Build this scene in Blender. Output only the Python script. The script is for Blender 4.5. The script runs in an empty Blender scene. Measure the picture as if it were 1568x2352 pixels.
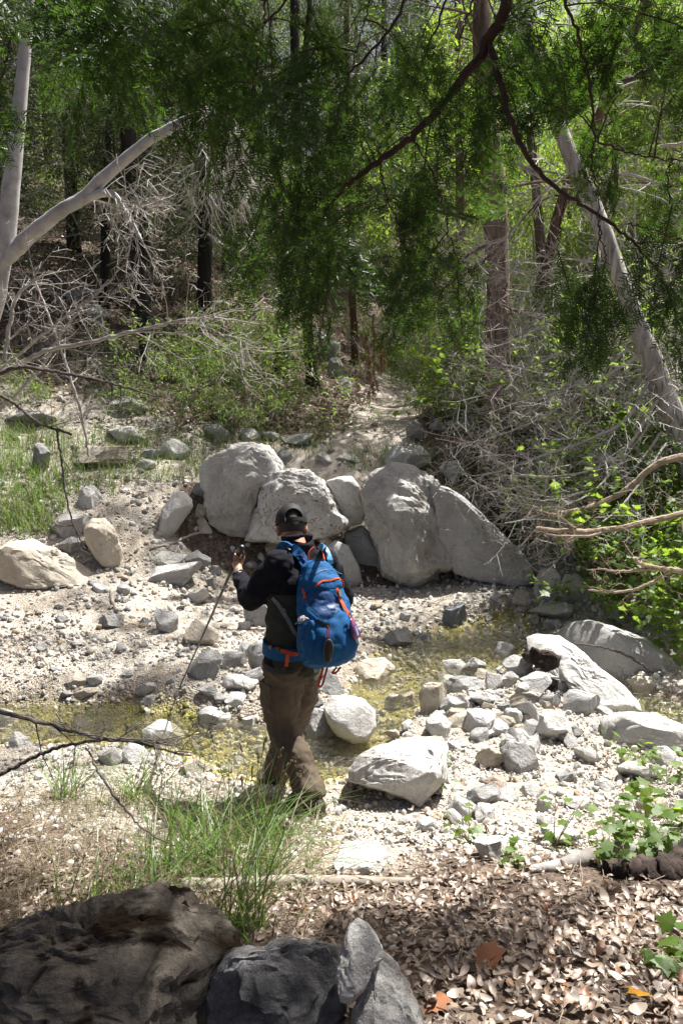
import bpy, bmesh, math
import numpy as np
from mathutils import Vector, Matrix, noise as mnoise

# ---------------------------------------------------------------- camera, sky, sun, exposure
sc = bpy.context.scene
COL = sc.collection
PITCH = math.radians(-7.0)
CAMZ = 2.2
FPX, CX, CY = 1633.0, 784.0, 1176.0          # focal length and centre in a 1568 x 2352 frame
cam_d = bpy.data.cameras.new('camera')
cam_d.sensor_fit = 'VERTICAL'; cam_d.sensor_height = 36.0; cam_d.lens = 25.0
cam_d.clip_start = 0.05; cam_d.clip_end = 500
cam = bpy.data.objects.new('camera', cam_d); COL.objects.link(cam)
cam.location = (0, 0, CAMZ); cam.rotation_euler = (math.pi/2 + PITCH, 0, 0)
sc.camera = cam

SUN_EL, SUN_AZ = 64.0, 50.0                   # azimuth: degrees to the right of +Y (the view direction)
wd = bpy.data.worlds.new('World'); sc.world = wd; wd.use_nodes = True
nt = wd.node_tree
sky = nt.nodes.new('ShaderNodeTexSky'); sky.sky_type = 'NISHITA'; sky.sun_disc = False
sky.sun_elevation = math.radians(SUN_EL); sky.sun_rotation = math.radians(SUN_AZ)
sky.air_density = 0.4; sky.dust_density = 5.0; sky.ozone_density = 0.2
bgn = nt.nodes['Background']; bgn.inputs['Strength'].default_value = 0.066
nt.links.new(sky.outputs[0], bgn.inputs['Color'])
sun_d = bpy.data.lights.new('sun', 'SUN'); sun_d.energy = 5.0; sun_d.angle = math.radians(0.55); sun_d.color = (1.0, 0.97, 0.92)
sun = bpy.data.objects.new('sun', sun_d); COL.objects.link(sun)
e, a = math.radians(SUN_EL), math.radians(SUN_AZ)
SUNV = Vector((math.cos(e)*math.sin(a), math.cos(e)*math.cos(a), math.sin(e)))
sun.rotation_euler = SUNV.to_track_quat('Z', 'Y').to_euler(); sun.location = (4, 20, 40)
vs = sc.view_settings
vs.view_transform = 'Standard'; vs.look = 'None'; vs.exposure = 1.35; vs.gamma = 1.0; vs.use_curve_mapping = False
sc.cycles.use_denoising = True
try: sc.cycles.denoiser = 'OPENIMAGEDENOISE'
except Exception: pass
sc.cycles.max_bounces = 6; sc.cycles.diffuse_bounces = 3; sc.cycles.use_adaptive_sampling = True; sc.cycles.adaptive_threshold = 0.02; sc.cycles.transparent_max_bounces = 8
sc.cycles.transmission_bounces = 4; sc.cycles.sample_clamp_indirect = 6.0
sc.cycles.caustics_reflective = False; sc.cycles.caustics_refractive = False

# ---------------------------------------------------------------- helpers
FWD = np.array([0, math.cos(PITCH), math.sin(PITCH)])
UPV = np.array([0, -math.sin(PITCH), math.cos(PITCH)])
RGT = np.array([1.0, 0, 0])
CAMP = np.array([0, 0, CAMZ])
def ray(x, y):
    return FWD + RGT*((x-CX)/FPX) - UPV*((y-CY)/FPX)
def P(x, y, Y):
    d = ray(x, y); return CAMP + d*(Y/d[1])
def RNG(s): return np.random.default_rng(s)
def unit(v):
    v = np.asarray(v, float); n = np.linalg.norm(v, axis=-1, keepdims=True); return v/np.maximum(n, 1e-9)
def fbm(p, H=1.0, oct=4):
    return np.array([mnoise.fractal(Vector(q), H, 2.0, oct) for q in p])
def sn(p):
    return np.array([mnoise.noise(Vector(q)) for q in p])

def merge(parts):
    """parts: list of (V, F) with F an (m,3) or (m,4) array -> V, list of F"""
    Vs, Fs, o = [], [], 0
    for V, F in parts:
        Vs.append(V)
        for f in (F if isinstance(F, list) else [F]):
            Fs.append(np.asarray(f) + o)
        o += len(V)
    return np.concatenate(Vs), Fs

def mk_mesh(name, V, F, mats, tint=None, midx=None, smooth=False):
    Fs = F if isinstance(F, list) else [F]
    me = bpy.data.meshes.new(name)
    V = np.asarray(V, np.float32); me.vertices.add(len(V)); me.vertices.foreach_set('co', V.ravel())
    loops = np.concatenate([np.asarray(f).ravel() for f in Fs]).astype(np.int32)
    tot = np.concatenate([np.full(len(f), np.asarray(f).shape[1]) for f in Fs if len(f)])
    me.loops.add(len(loops)); me.loops.foreach_set('vertex_index', loops)
    st = np.concatenate([[0], np.cumsum(tot)[:-1]]).astype(np.int32)
    me.polygons.add(len(tot)); me.polygons.foreach_set('loop_start', st)
    for m in (mats if isinstance(mats, (list, tuple)) else [mats]):
        me.materials.append(m)
    if midx is not None: me.polygons.foreach_set('material_index', np.asarray(midx, np.int32))
    me.polygons.foreach_set('use_smooth', np.full(len(tot), bool(smooth)))
    if tint is not None:
        at = me.attributes.new('tint', 'FLOAT', 'POINT'); at.data.foreach_set('value', np.asarray(tint, np.float32))
    me.update(calc_edges=True)
    return me

def link(name, data, parent=None, loc=None):
    o = bpy.data.objects.new(name, data); COL.objects.link(o)
    if parent is not None: o.parent = parent
    if loc is not None: o.location = loc
    return o
def tag(o, label=None, cat=None, group=None, kind=None):
    if label: o['label'] = label
    if cat: o['category'] = cat
    if group: o['group'] = group
    if kind: o['kind'] = kind
    return o
def thing(name, label, cat, loc=(0, 0, 0), group=None):
    o = link(name, None, None, tuple(float(c) for c in loc)); o.empty_display_size = 0.1
    return tag(o, label, cat, group)
def part(name, me, root):
    """me is in world coordinates; root is an unrotated Empty"""
    return link(name, me, root, -root.location)
def sub(name, me, prt):
    return link(name, me, prt)

_ico = {}
def ico(s):
    if s not in _ico:
        bm = bmesh.new(); bmesh.ops.create_icosphere(bm, subdivisions=s, radius=1.0)
        bm.verts.ensure_lookup_table()
        _ico[s] = (np.array([v.co for v in bm.verts]), np.array([[v.index for v in f.verts] for f in bm.faces])); bm.free()
    return _ico[s][0].copy(), _ico[s][1]

def tube(pts, rad, sides=6, cap=True, rough=0.0, seed=0, flat=1.0):
    pts = np.asarray(pts, float); n = len(pts); rad = np.broadcast_to(np.asarray(rad, float), (n,))
    T = unit(np.gradient(pts, axis=0))
    u = np.cross(T[0], [0.3, 0.1, 1.0]); u = u/np.linalg.norm(u) if np.linalg.norm(u) > 1e-6 else np.array([1., 0, 0])
    ang = np.arange(sides)/sides*2*np.pi
    rg = RNG(seed); V = []
    for i in range(n):
        u = u - T[i]*np.dot(u, T[i]); u = u/max(np.linalg.norm(u), 1e-9); w = np.cross(T[i], u)
        r = rad[i]*(1 + (rough*rg.normal(size=sides) if rough else 0))
        V.append(pts[i] + (np.cos(ang)*r)[:, None]*u + (np.sin(ang)*r*flat)[:, None]*w)
    V = np.concatenate(V)
    i = np.arange(n-1)[:, None]*sides; j = np.arange(sides)[None]; k = (j+1) % sides
    F = np.stack([i+j, i+k, i+sides+k, i+sides+j], -1).reshape(-1, 4)
    if cap:
        V = np.concatenate([V, pts[:1], pts[-1:]]); a0, b0 = n*sides, n*sides+1
        j = np.arange(sides); k = (j+1) % sides
        return V, [F, np.stack([np.full(sides, a0), k, j], -1), np.stack([np.full(sides, b0), (n-1)*sides+j, (n-1)*sides+k], -1)]
    return V, [F]

def smooth_path(pts, n):
    """Catmull-Rom through pts (k, d) -> (n, d)"""
    p = np.asarray(pts, float); k = len(p)
    if k < 3:
        t = np.linspace(0, 1, n)[:, None]; return p[0]*(1-t)+p[-1]*t
    q = np.vstack([2*p[0]-p[1], p, 2*p[-1]-p[-2]])
    t = np.linspace(0, k-1-1e-6, n); i = t.astype(int); f = (t-i)[:, None]
    a, b, c, d = q[i], q[i+1], q[i+2], q[i+3]
    return 0.5*((2*b)+(-a+c)*f+(2*a-5*b+4*c-d)*f**2+(-a+3*b-3*c+d)*f**3)

def loft(rings, sides=24, power=2.0):
    """rings: (centre, axisA, axisB) -> closed surface"""
    ang = np.arange(sides)/sides*2*np.pi
    ca, sa = np.cos(ang), np.sin(ang)
    ca = np.sign(ca)*np.abs(ca)**(2/power); sa = np.sign(sa)*np.abs(sa)**(2/power)
    V = np.concatenate([np.asarray(c)+ca[:, None]*np.asarray(A)+sa[:, None]*np.asarray(B) for c, A, B in rings])
    n = len(rings); i = np.arange(n-1)[:, None]*sides; j = np.arange(sides)[None]; k = (j+1) % sides
    F = np.stack([i+j, i+k, i+sides+k, i+sides+j], -1).reshape(-1, 4)
    V = np.concatenate([V, [rings[0][0]], [rings[-1][0]]]); a0, b0 = n*sides, n*sides+1
    j = np.arange(sides); k = (j+1) % sides
    return V, [F, np.stack([np.full(sides, a0), k, j], -1), np.stack([np.full(sides, b0), (n-1)*sides+j, (n-1)*sides+k], -1)]

def ribbon(pts, widths, normals, thick=0.002):
    """flat strap along pts: widths measured across, normals point off the surface"""
    pts = np.asarray(pts, float); n = len(pts); T = unit(np.gradient(pts, axis=0))
    N = unit(np.broadcast_to(np.asarray(normals, float), (n, 3))); W = unit(np.cross(T, N)); N = unit(np.cross(W, T))
    w = np.broadcast_to(np.asarray(widths, float), (n,))[:, None]/2
    V = np.stack([pts-W*w-N*thick/2, pts+W*w-N*thick/2, pts+W*w+N*thick/2, pts-W*w+N*thick/2], 1).reshape(-1, 3)
    i = np.arange(n-1)[:, None]*4; j = np.arange(4)[None]; k = (j+1) % 4
    F = np.stack([i+j, i+k, i+4+k, i+4+j], -1).reshape(-1, 4)
    return V, [np.concatenate([F, [[3, 2, 1, 0], [4*n-4, 4*n-3, 4*n-2, 4*n-1]]])]

def boxm(c, A, B, C):
    """box with centre c and half-axis vectors"""
    c, A, B, C = (np.asarray(v, float) for v in (c, A, B, C))
    V = np.array([c+i*A+j*B+k*C for i in (-1, 1) for j in (-1, 1) for k in (-1, 1)])
    return V, [np.array([[0, 1, 3, 2], [4, 6, 7, 5], [0, 4, 5, 1], [2, 3, 7, 6], [0, 2, 6, 4], [1, 5, 7, 3]])]

def basis(d, roll=None, rng=None):
    """rotation matrices whose x axis is d"""
    d = unit(np.atleast_2d(d)); n = len(d)
    h = np.tile([0, 0, 1.0], (n, 1)); h[np.abs(d[:, 2]) > 0.95] = [1, 0, 0]
    y = unit(np.cross(h, d)); z = np.cross(d, y)
    if roll is not None:
        c, s = np.cos(roll)[:, None], np.sin(roll)[:, None]; y, z = y*c+z*s, z*c-y*s
    return np.stack([d, y, z], -1)
def scatter(tV, tF, R, S, pos):
    """copies of a template: R (n,3,3), S (n,) or (n,3), pos (n,3) -> V, F"""
    n = len(pos); S = np.asarray(S, float)
    if S.ndim == 1: S = np.repeat(S[:, None], 3, 1)
    V = np.einsum('nij,nkj->nki', R, tV[None]*S[:, None, :]) + pos[:, None, :]
    F = (np.asarray(tF)[None] + (np.arange(n)*len(tV))[:, None, None]).reshape(-1, np.asarray(tF).shape[1])
    return V.reshape(-1, 3), F

def fuse(parts, voxel, smooth=2, name='fused'):
    """join closed shapes into one continuous surface; returns V, list of faces"""
    V, F = merge(parts); me = mk_mesh(name, V, F, [])
    ob = bpy.data.objects.new(name, me); COL.objects.link(ob)
    m = ob.modifiers.new('r', 'REMESH'); m.mode = 'VOXEL'; m.voxel_size = voxel
    if smooth:
        m = ob.modifiers.new('s', 'SMOOTH'); m.factor = 0.5; m.iterations = smooth
    dg = bpy.context.evaluated_depsgraph_get(); ev = ob.evaluated_get(dg); m2 = bpy.data.meshes.new_from_object(ev)
    n = len(m2.vertices); V = np.empty(n*3, np.float32); m2.vertices.foreach_get('co', V); V = V.reshape(-1, 3).astype(float)
    NV = np.empty(n*3, np.float32); m2.vertices.foreach_get('normal', NV); NV = NV.reshape(-1, 3)
    lt = np.empty(len(m2.polygons), np.int32); m2.polygons.foreach_get('loop_total', lt)
    li = np.empty(len(m2.loops), np.int32); m2.loops.foreach_get('vertex_index', li)
    if (lt == 4).all(): Fs = [li.reshape(-1, 4)]
    else:
        st = np.concatenate([[0], np.cumsum(lt)[:-1]]); Fs = [np.stack([li[st[lt == k]+q] for q in range(k)], -1) for k in (3, 4) if (lt == k).any()]
    bpy.data.objects.remove(ob); bpy.data.meshes.remove(m2); bpy.data.meshes.remove(me)
    return V, Fs, NV
def fcent(V, Fs): return np.concatenate([V[f].mean(1) for f in Fs])

# ---------------------------------------------------------------- materials
def _nodes(name):
    m = bpy.data.materials.new(name); m.use_nodes = True; t = m.node_tree; t.nodes.clear()
    out = t.nodes.new('ShaderNodeOutputMaterial'); return m, t, out
def N(t, typ, **kw):
    n = t.nodes.new(typ)
    for k, v in kw.items():
        if hasattr(n, k): setattr(n, k, v)
        else: n.inputs[k].default_value = v
    return n
def ramp(t, src, stops, interp='LINEAR'):
    r = t.nodes.new('ShaderNodeValToRGB'); cr = r.color_ramp; cr.interpolation = interp
    while len(cr.elements) < len(stops): cr.elements.new(0.5)
    for el, (p, c) in zip(cr.elements, stops):
        el.position = p; el.color = (*c, 1) if len(c) == 3 else c
    if src is not None: t.links.new(src, r.inputs[0])
    return r
def mixc(t, fac, a, b, mode='MIX'):
    m = t.nodes.new('ShaderNodeMix'); m.data_type = 'RGBA'; m.blend_type = mode; m.clamp_factor = True
    for s, v in ((0, fac), (6, a), (7, b)):
        if isinstance(v, (int, float)): m.inputs[s].default_value = v
        elif isinstance(v, tuple): m.inputs[s].default_value = (*v, 1) if len(v) == 3 else v
        else: t.links.new(v, m.inputs[s])
    return m.outputs[2]
def mth(t, op, a, b=None, c=None):
    m = t.nodes.new('ShaderNodeMath'); m.operation = op
    for i, v in enumerate((a, b, c)):
        if v is None: continue
        if isinstance(v, (int, float)): m.inputs[i].default_value = v
        else: t.links.new(v, m.inputs[i])
    return m.outputs[0]
def tex(t, co, scale, detail=4, rough=0.6, dist=0.0):
    n = t.nodes.new('ShaderNodeTexNoise'); n.inputs['Scale'].default_value = scale; n.inputs['Detail'].default_value = detail
    n.inputs['Roughness'].default_value = rough; n.inputs['Distortion'].default_value = dist
    if co is not None: t.links.new(co, n.inputs['Vector'])
    return n.outputs[0]
def vor(t, co, scale, feature='F1'):
    n = t.nodes.new('ShaderNodeTexVoronoi'); n.feature = feature; n.inputs['Scale'].default_value = scale
    t.links.new(co, n.inputs['Vector']); return n
def bump(t, h, strength, dist, nrm=None):
    b = t.nodes.new('ShaderNodeBump'); b.inputs['Strength'].default_value = strength; b.inputs['Distance'].default_value = dist
    t.links.new(h, b.inputs['Height'])
    if nrm is not None: t.links.new(nrm, b.inputs['Normal'])
    return b.outputs[0]
def mapping(t, co, scale=(1, 1, 1), rot=(0, 0, 0)):
    m = t.nodes.new('ShaderNodeMapping'); m.inputs['Scale'].default_value = scale; m.inputs['Rotation'].default_value = rot
    t.links.new(co, m.inputs['Vector']); return m.outputs[0]
def coords(t, which='Object'):
    return t.nodes.new('ShaderNodeTexCoord').outputs[which]
def attr(t, name, out='Fac'):
    a = t.nodes.new('ShaderNodeAttribute'); a.attribute_name = name; return a.outputs[out]
def pbsdf(t, out, col, rough=0.8, nrm=None, spec=0.3, **kw):
    b = t.nodes.new('ShaderNodeBsdfPrincipled')
    if isinstance(col, tuple): b.inputs['Base Color'].default_value = (*col, 1)
    else: t.links.new(col, b.inputs['Base Color'])
    if isinstance(rough, (int, float)): b.inputs['Roughness'].default_value = rough
    else: t.links.new(rough, b.inputs['Roughness'])
    b.inputs['Specular IOR Level'].default_value = spec
    for k, v in kw.items(): b.inputs[k].default_value = v
    if nrm is not None: t.links.new(nrm, b.inputs['Normal'])
    t.links.new(b.outputs[0], out.inputs[0]); return b

def m_plain(name, c1, c2=None, scale=8.0, rough=0.8, bscale=0, bstr=0.0, bdist=0.01, spec=0.3, stretch=(1, 1, 1), **kw):
    m, t, out = _nodes(name); co = mapping(t, coords(t), stretch)
    col = c1 if c2 is None else mixc(t, ramp(t, tex(t, co, scale), [(0.3, (0, 0, 0)), (0.7, (1, 1, 1))]).outputs[0], c1, c2)
    nrm = bump(t, tex(t, co, bscale, 5), bstr, bdist) if bscale else None
    pbsdf(t, out, col, rough, nrm, spec, **kw); return m

def m_leaf(name, dark, light, trans, tr=0.45, gloss=0.08, grough=0.35):
    m, t, out = _nodes(name); tn = attr(t, 'tint')
    oi = t.nodes.new('ShaderNodeObjectInfo').outputs['Random']
    f = mth(t, 'ADD', mth(t, 'MULTIPLY', tn, 0.75), mth(t, 'MULTIPLY', oi, 0.25))
    c = mixc(t, f, dark, light)
    d = t.nodes.new('ShaderNodeBsdfDiffuse'); t.links.new(c, d.inputs[0])
    tl = t.nodes.new('ShaderNodeBsdfTranslucent'); t.links.new(mixc(t, f, tuple(x*0.75 for x in trans), trans), tl.inputs[0])
    mx = t.nodes.new('ShaderNodeMixShader'); mx.inputs[0].default_value = tr
    t.links.new(d.outputs[0], mx.inputs[1]); t.links.new(tl.outputs[0], mx.inputs[2])
    g = t.nodes.new('ShaderNodeBsdfGlossy'); g.inputs['Roughness'].default_value = grough; g.inputs['Color'].default_value = (1, 1, 1, 1)
    m2 = t.nodes.new('ShaderNodeMixShader'); m2.inputs[0].default_value = gloss
    t.links.new(mx.outputs[0], m2.inputs[1]); t.links.new(g.outputs[0], m2.inputs[2]); t.links.new(m2.outputs[0], out.inputs[0])
    return m

def m_rock(name, c_lo, c_hi, stain=(0.20, 0.16, 0.11), stain_amt=0.5, speck=0.35, pits=False, sc_=1.0):
    m, t, out = _nodes(name); co = coords(t, 'Object')
    oi = t.nodes.new('ShaderNodeObjectInfo').outputs['Random']
    off = t.nodes.new('ShaderNodeVectorMath'); off.operation = 'ADD'; t.links.new(co, off.inputs[0])
    cx = t.nodes.new('ShaderNodeCombineXYZ'); t.links.new(mth(t, 'MULTIPLY', oi, 37.0), cx.inputs[0]); t.links.new(cx.outputs[0], off.inputs[1]); co = off.outputs[0]
    big = tex(t, co, 2.2*sc_, 6, 0.62, 0.4)
    col = mixc(t, ramp(t, big, [(0.32, (0, 0, 0)), (0.68, (1, 1, 1))]).outputs[0], c_lo, c_hi)
    col = mixc(t, mth(t, 'MULTIPLY', mth(t, 'ADD', oi, -0.25), 0.45), col, tuple(x*0.55 for x in c_lo))
    st = ramp(t, tex(t, co, 1.3*sc_, 5, 0.7, 1.2), [(0.54, (0, 0, 0)), (0.72, (1, 1, 1))]).outputs[0]
    col = mixc(t, mth(t, 'MULTIPLY', st, stain_amt), col, stain)
    sp = ramp(t, tex(t, co, 90*sc_, 3, 0.8), [(0.36, (1, 1, 1)), (0.46, (0, 0, 0))]).outputs[0]
    col = mixc(t, mth(t, 'MULTIPLY', sp, speck), col, (0.05, 0.05, 0.055))
    stv = ramp(t, tex(t, mapping(t, co, (5*sc_, 5*sc_, .55*sc_)), 1.0, 6, .7, .5), [(.5, (0, 0, 0)), (.72, (1, 1, 1))]).outputs[0]
    col = mixc(t, mth(t, 'MULTIPLY', stv, 0.55*stain_amt), col, tuple(x*.55 for x in stain))
    lich = ramp(t, tex(t, co, 9*sc_, 6, .75, .2), [(.60, (0, 0, 0)), (.66, (1, 1, 1))]).outputs[0]
    col = mixc(t, mth(t, 'MULTIPLY', lich, .45), col, tuple(x*.5 for x in c_lo))
    fine = tex(t, co, 14*sc_, 8, 0.7)
    wn = t.nodes.new('ShaderNodeTexNoise'); wn.inputs['Scale'].default_value = 2.2*sc_; wn.inputs['Detail'].default_value = 6; t.links.new(co, wn.inputs['Vector'])
    wv = t.nodes.new('ShaderNodeVectorMath'); wv.operation = 'MULTIPLY_ADD'; t.links.new(wn.outputs['Color'], wv.inputs[0]); wv.inputs[1].default_value = (.9, .9, .9); t.links.new(co, wv.inputs[2])
    crk = ramp(t, vor(t, wv.outputs[0], 1.1*sc_, 'DISTANCE_TO_EDGE').outputs['Distance'], [(0.0, (0, 0, 0)), (0.010, (1, 1, 1))]).outputs[0]
    crm = ramp(t, tex(t, co, 1.1*sc_, 2), [(0.52, (0, 0, 0)), (0.62, (1, 1, 1))]).outputs[0]
    crk = mixc(t, crm, (1, 1, 1), crk)
    col = mixc(t, 1.0, col, mixc(t, crk, (0.45, 0.42, 0.4), (1, 1, 1)), 'MULTIPLY')
    nrm = bump(t, tex(t, co, 4.5*sc_, 9, 0.65, 0.3), 0.6, 0.06); nrm = bump(t, fine, 0.6, 0.025, nrm); nrm = bump(t, crk, 0.5, 0.012, nrm)
    if pits:
        v = vor(t, wv.outputs[0], 19*sc_).outputs['Distance']; msk = tex(t, co, 3.0, 4)
        pv = ramp(t, mth(t, 'ADD', v, mth(t, 'MULTIPLY', msk, float(pits))), [(0.30, (0, 0, 0)), (0.40, (1, 1, 1))]).outputs[0]
        nrm = bump(t, pv, 0.9, 0.02, nrm); col = mixc(t, 1.0, col, mixc(t, pv, (0.35, 0.33, 0.3), (1, 1, 1)), 'MULTIPLY')
    pbsdf(t, out, col, 0.85, nrm, 0.25); return m

def m_bark(name, c1, c2, c3, vs_=3.0, fis=8.0, bstr=0.6, bdist=0.02, rough=0.9):
    m, t, out = _nodes(name); co = coords(t)
    v = mapping(t, co, (fis, fis, fis*0.12)); n1 = tex(t, v, 1.0, 5, 0.65, 0.6); n2 = tex(t, co, vs_, 4)
    col = mixc(t, ramp(t, n1, [(0.35, (0, 0, 0)), (0.62, (1, 1, 1))]).outputs[0], c1, c2)
    col = mixc(t, ramp(t, n2, [(0.45, (0, 0, 0)), (0.75, (1, 1, 1))]).outputs[0], col, c3)
    pbsdf(t, out, col, rough, bump(t, n1, bstr, bdist), 0.2); return m
# ---------------------------------------------------------------- ground
_ctrl = [(784,2352,1.75),(0,2352,1.75),(1568,2352,1.7),(1100,2050,2.7),(500,2050,2.75),(1500,2000,2.85),(740,1860,3.85),(300,2000,3.0),(200,1830,3.9),(20,2100,2.6),
 (300,1640,5.1),(700,1720,4.62),(500,1690,4.8),(900,1560,5.95),(1080,1460,7.1),(950,1350,8.8),(600,1310,9.0),(760,1350,8.75),(650,1150,10.3),(470,1280,8.9),(1225,1352,8.35),(1110,1340,8.6),(1150,1180,10.3),(100,1400,7.0),(300,1500,6.15),(600,1480,6.35),
 (415,1582,5.33),(1300,1750,4.4),(1000,1800,4.15),(1200,1600,5.4),(1450,1640,5.25),(1500,1500,6.5),(100,1150,8.8),(20,1290,7.9),(300,1000,10.8),(0,960,10.5),(450,1130,9.6),
 (350,1250,8.5),(800,1060,11.0),(640,1020,11.4),(900,940,15.5),(900,850,22.0),(720,900,14.5),(500,960,12.0),(600,700,20.0),(200,690,15.5),(300,900,12.0),(0,560,18.0),
 (1050,1060,11.0),(1145,1075,10.5),(1340,1310,8.4),(1500,1300,7.6),(1500,1050,9.5),(1050,930,15.0),(1250,900,14.0)]
_cw = np.array([P(*c) for c in _ctrl] + [(-20,25,15),(-20,12,8),(20,12,4.5),(20,25,9),(0,40,12),(-20,0,2.2),(20,0,1.5),(0,-3,1.1),(0,55,18),
      (-30,55,28),(30,55,24),(-6,4,.12),(6,4,.15),(-7,7,1.0),(7,7,.9),(-1.5,-1,1.0),(1.5,-1,1.0),(9,30,7.5)], float)
def _k(r): return r*np.sqrt(r)
def _fit():
    X = _cw[:, :2]; n = len(X); D = np.linalg.norm(X[:, None]-X[None], axis=2)
    A = np.zeros((n+3, n+3)); A[:n, :n] = _k(D) + np.eye(n)*0.02; A[:n, n:] = np.hstack([np.ones((n, 1)), X]); A[n:, :n] = A[:n, n:].T
    return np.linalg.solve(A, np.concatenate([_cw[:, 2], np.zeros(3)]))
_w = _fit()
def gz0(x, y):
    x = np.asarray(x, float); y = np.asarray(y, float); sh = np.broadcast(x, y).shape
    q = np.stack([np.broadcast_to(x, sh).ravel(), np.broadcast_to(y, sh).ravel()], 1); n = len(_cw)
    out = np.empty(len(q))
    for s in range(0, len(q), 20000):
        b = q[s:s+20000]; D = np.linalg.norm(b[:, None]-_cw[None, :, :2], axis=2)
        out[s:s+20000] = _k(D)@_w[:n] + _w[n] + b@_w[n+1:]
    return out.reshape(sh)
def hit(x, y, f=gz0, y0=1.0):
    d = ray(x, y); t = np.concatenate([np.arange(y0, 12, 0.04), np.arange(12, 60, 0.2)])/d[1]
    p = CAMP+d*t[:, None]; below = p[:, 2] <= f(p[:, 0], p[:, 1])
    i = int(np.argmax(below)) if below.any() else len(t)-1
    return p[i]
# stream centre line (plan), with half widths
_spx = [(-420,1668,.5),(-150,1655,.42),(60,1640,.34),(260,1640,.3),(450,1665,.28),(600,1715,.36),(720,1722,.34),(810,1690,.24),(862,1630,.24),(905,1570,.38),(985,1515,.56),(1070,1465,.58),(1150,1425,.36),(1200,1390,.14)]
_s2px = [(1345,1545,.16),(1420,1580,.22),(1500,1612,.3),(1580,1650,.34),(1700,1690,.4),(1850,1720,.4)]
def _line(px):
    p = np.array([hit(a, b) for a, b, w in px]); w = np.array([c[2] for c in px])
    return smooth_path(np.column_stack([p, w]), 90)
ST1, ST2 = _line(_spx), _line(_s2px)
def stream_d(x, y):
    """distance to a stream centre line divided by its half width"""
    sh = np.shape(x); q = np.stack([np.ravel(x), np.ravel(y)], 1); best = np.full(len(q), 9.0)
    near = (q[:, 1] > 3) & (q[:, 1] < 9.5) & (np.abs(q[:, 0]) < 6)
    for L in (ST1, ST2):
        D = np.linalg.norm(q[near][:, None]-L[None, :, :2], axis=2)/L[None, :, 3]
        best[near] = np.minimum(best[near], D.min(1))
    return best.reshape(sh)
def gz(x, y):
    d = stream_d(x, y); return gz0(x, y) - 0.15*np.exp(-(d*0.85)**4)
def G(x, y): return hit(x, y, gz)

PATHL = smooth_path(np.array([hit(a, b) for a, b in [(640,1098),(760,1068),(830,1030),(880,985),(905,935),(912,890),(885,850),(845,815)]]), 60)
def path_d(x, y):
    q = np.stack([np.ravel(x), np.ravel(y)], 1); return np.linalg.norm(q[:, None]-PATHL[None, :, :2], axis=2).min(1).reshape(np.shape(x))

gx = np.concatenate([-np.geomspace(60, 3.4, 60), np.linspace(-3.3, 3.3, 190), np.geomspace(3.4, 60, 60)])
gy = np.concatenate([np.linspace(-6, 0.9, 12), np.linspace(1.0, 11, 250), np.geomspace(11.1, 70, 110)])
XX, YY = np.meshgrid(gx, gy); ZZ = gz(XX, YY)
_q = np.stack([XX.ravel(), YY.ravel(), np.zeros(XX.size)], 1)
nz1 = fbm(_q*0.9, 1.0, 4).reshape(XX.shape); nz2 = fbm(_q*5.0+7, 0.9, 3).reshape(XX.shape)
amp = np.clip((YY-9)/8, 0, 1)*np.clip(path_d(XX, YY)-0.3, 0, 1)
ZZ = ZZ + 0.03*nz1*(0.4+2.6*amp) + 0.012*nz2*(1+2*amp)
gV = np.stack([XX.ravel(), YY.ravel(), ZZ.ravel()], 1)
ny, nx = XX.shape; i = np.arange(ny-1)[:, None]*nx; j = np.arange(nx-1)[None]
gF = np.stack([i+j, i+j+1, i+nx+j+1, i+nx+j], -1).reshape(-1, 4)
sd = stream_d(XX, YY)
# litter: the near bank and the wooded slopes; gravel: the creek bed
edge = 3.35 + 0.16*XX + 0.35*nz1 - 0.55*np.clip(XX, 0, 1.2) + 0.25*np.clip(-XX-.3, 0, 2)
lit = np.clip((edge-YY)/0.5+0.5, 0, 1)
lit = np.maximum(lit, np.clip((YY-10.4+0.6*nz1+0.25*np.clip(XX, -2, 2))/1.2, 0, 1))
lit = np.maximum(lit, np.clip((np.abs(XX+0.2)-3.6-0.1*YY)/1.0, 0, 1))
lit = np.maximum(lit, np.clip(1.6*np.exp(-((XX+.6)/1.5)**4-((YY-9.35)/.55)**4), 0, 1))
st_m = np.clip(1.6-sd, 0, 1)
def gz_at(p): return gz(p[:, 0], p[:, 1])

m, t, out = _nodes('ground_earth'); co = coords(t, 'Object'); za = attr(t, 'zone', 'Color')
sep = t.nodes.new('ShaderNodeSeparateColor'); t.links.new(za, sep.inputs[0]); zl, zs, zp = sep.outputs[0], sep.outputs[1], sep.outputs[2]
v1 = vor(t, co, 55); v2 = vor(t, co, 24)
grain = mixc(t, ramp(t, v2.outputs['Color'], [(0.2, (0, 0, 0)), (0.8, (1, 1, 1))]).outputs[0], (0.34, 0.31, 0.265), (0.54, 0.505, 0.44))
grain = mixc(t, ramp(t, tex(t, co, 2.3, 4), [(0.4, (0, 0, 0)), (0.75, (1, 1, 1))]).outputs[0], grain, (0.30, 0.25, 0.19))
grain = mixc(t, ramp(t, tex(t, co, 70, 3), [(0.35, (0, 0, 0)), (0.5, (1, 1, 1))]).outputs[0], (0.16, 0.14, 0.12), grain)
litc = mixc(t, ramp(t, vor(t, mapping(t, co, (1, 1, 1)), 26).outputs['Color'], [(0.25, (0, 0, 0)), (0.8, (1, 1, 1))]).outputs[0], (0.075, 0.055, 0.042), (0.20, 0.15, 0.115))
litc = mixc(t, ramp(t, tex(t, co, 1.2, 4), [(0.4, (0, 0, 0)), (0.8, (1, 1, 1))]).outputs[0], litc, (0.07, 0.052, 0.04))
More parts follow.
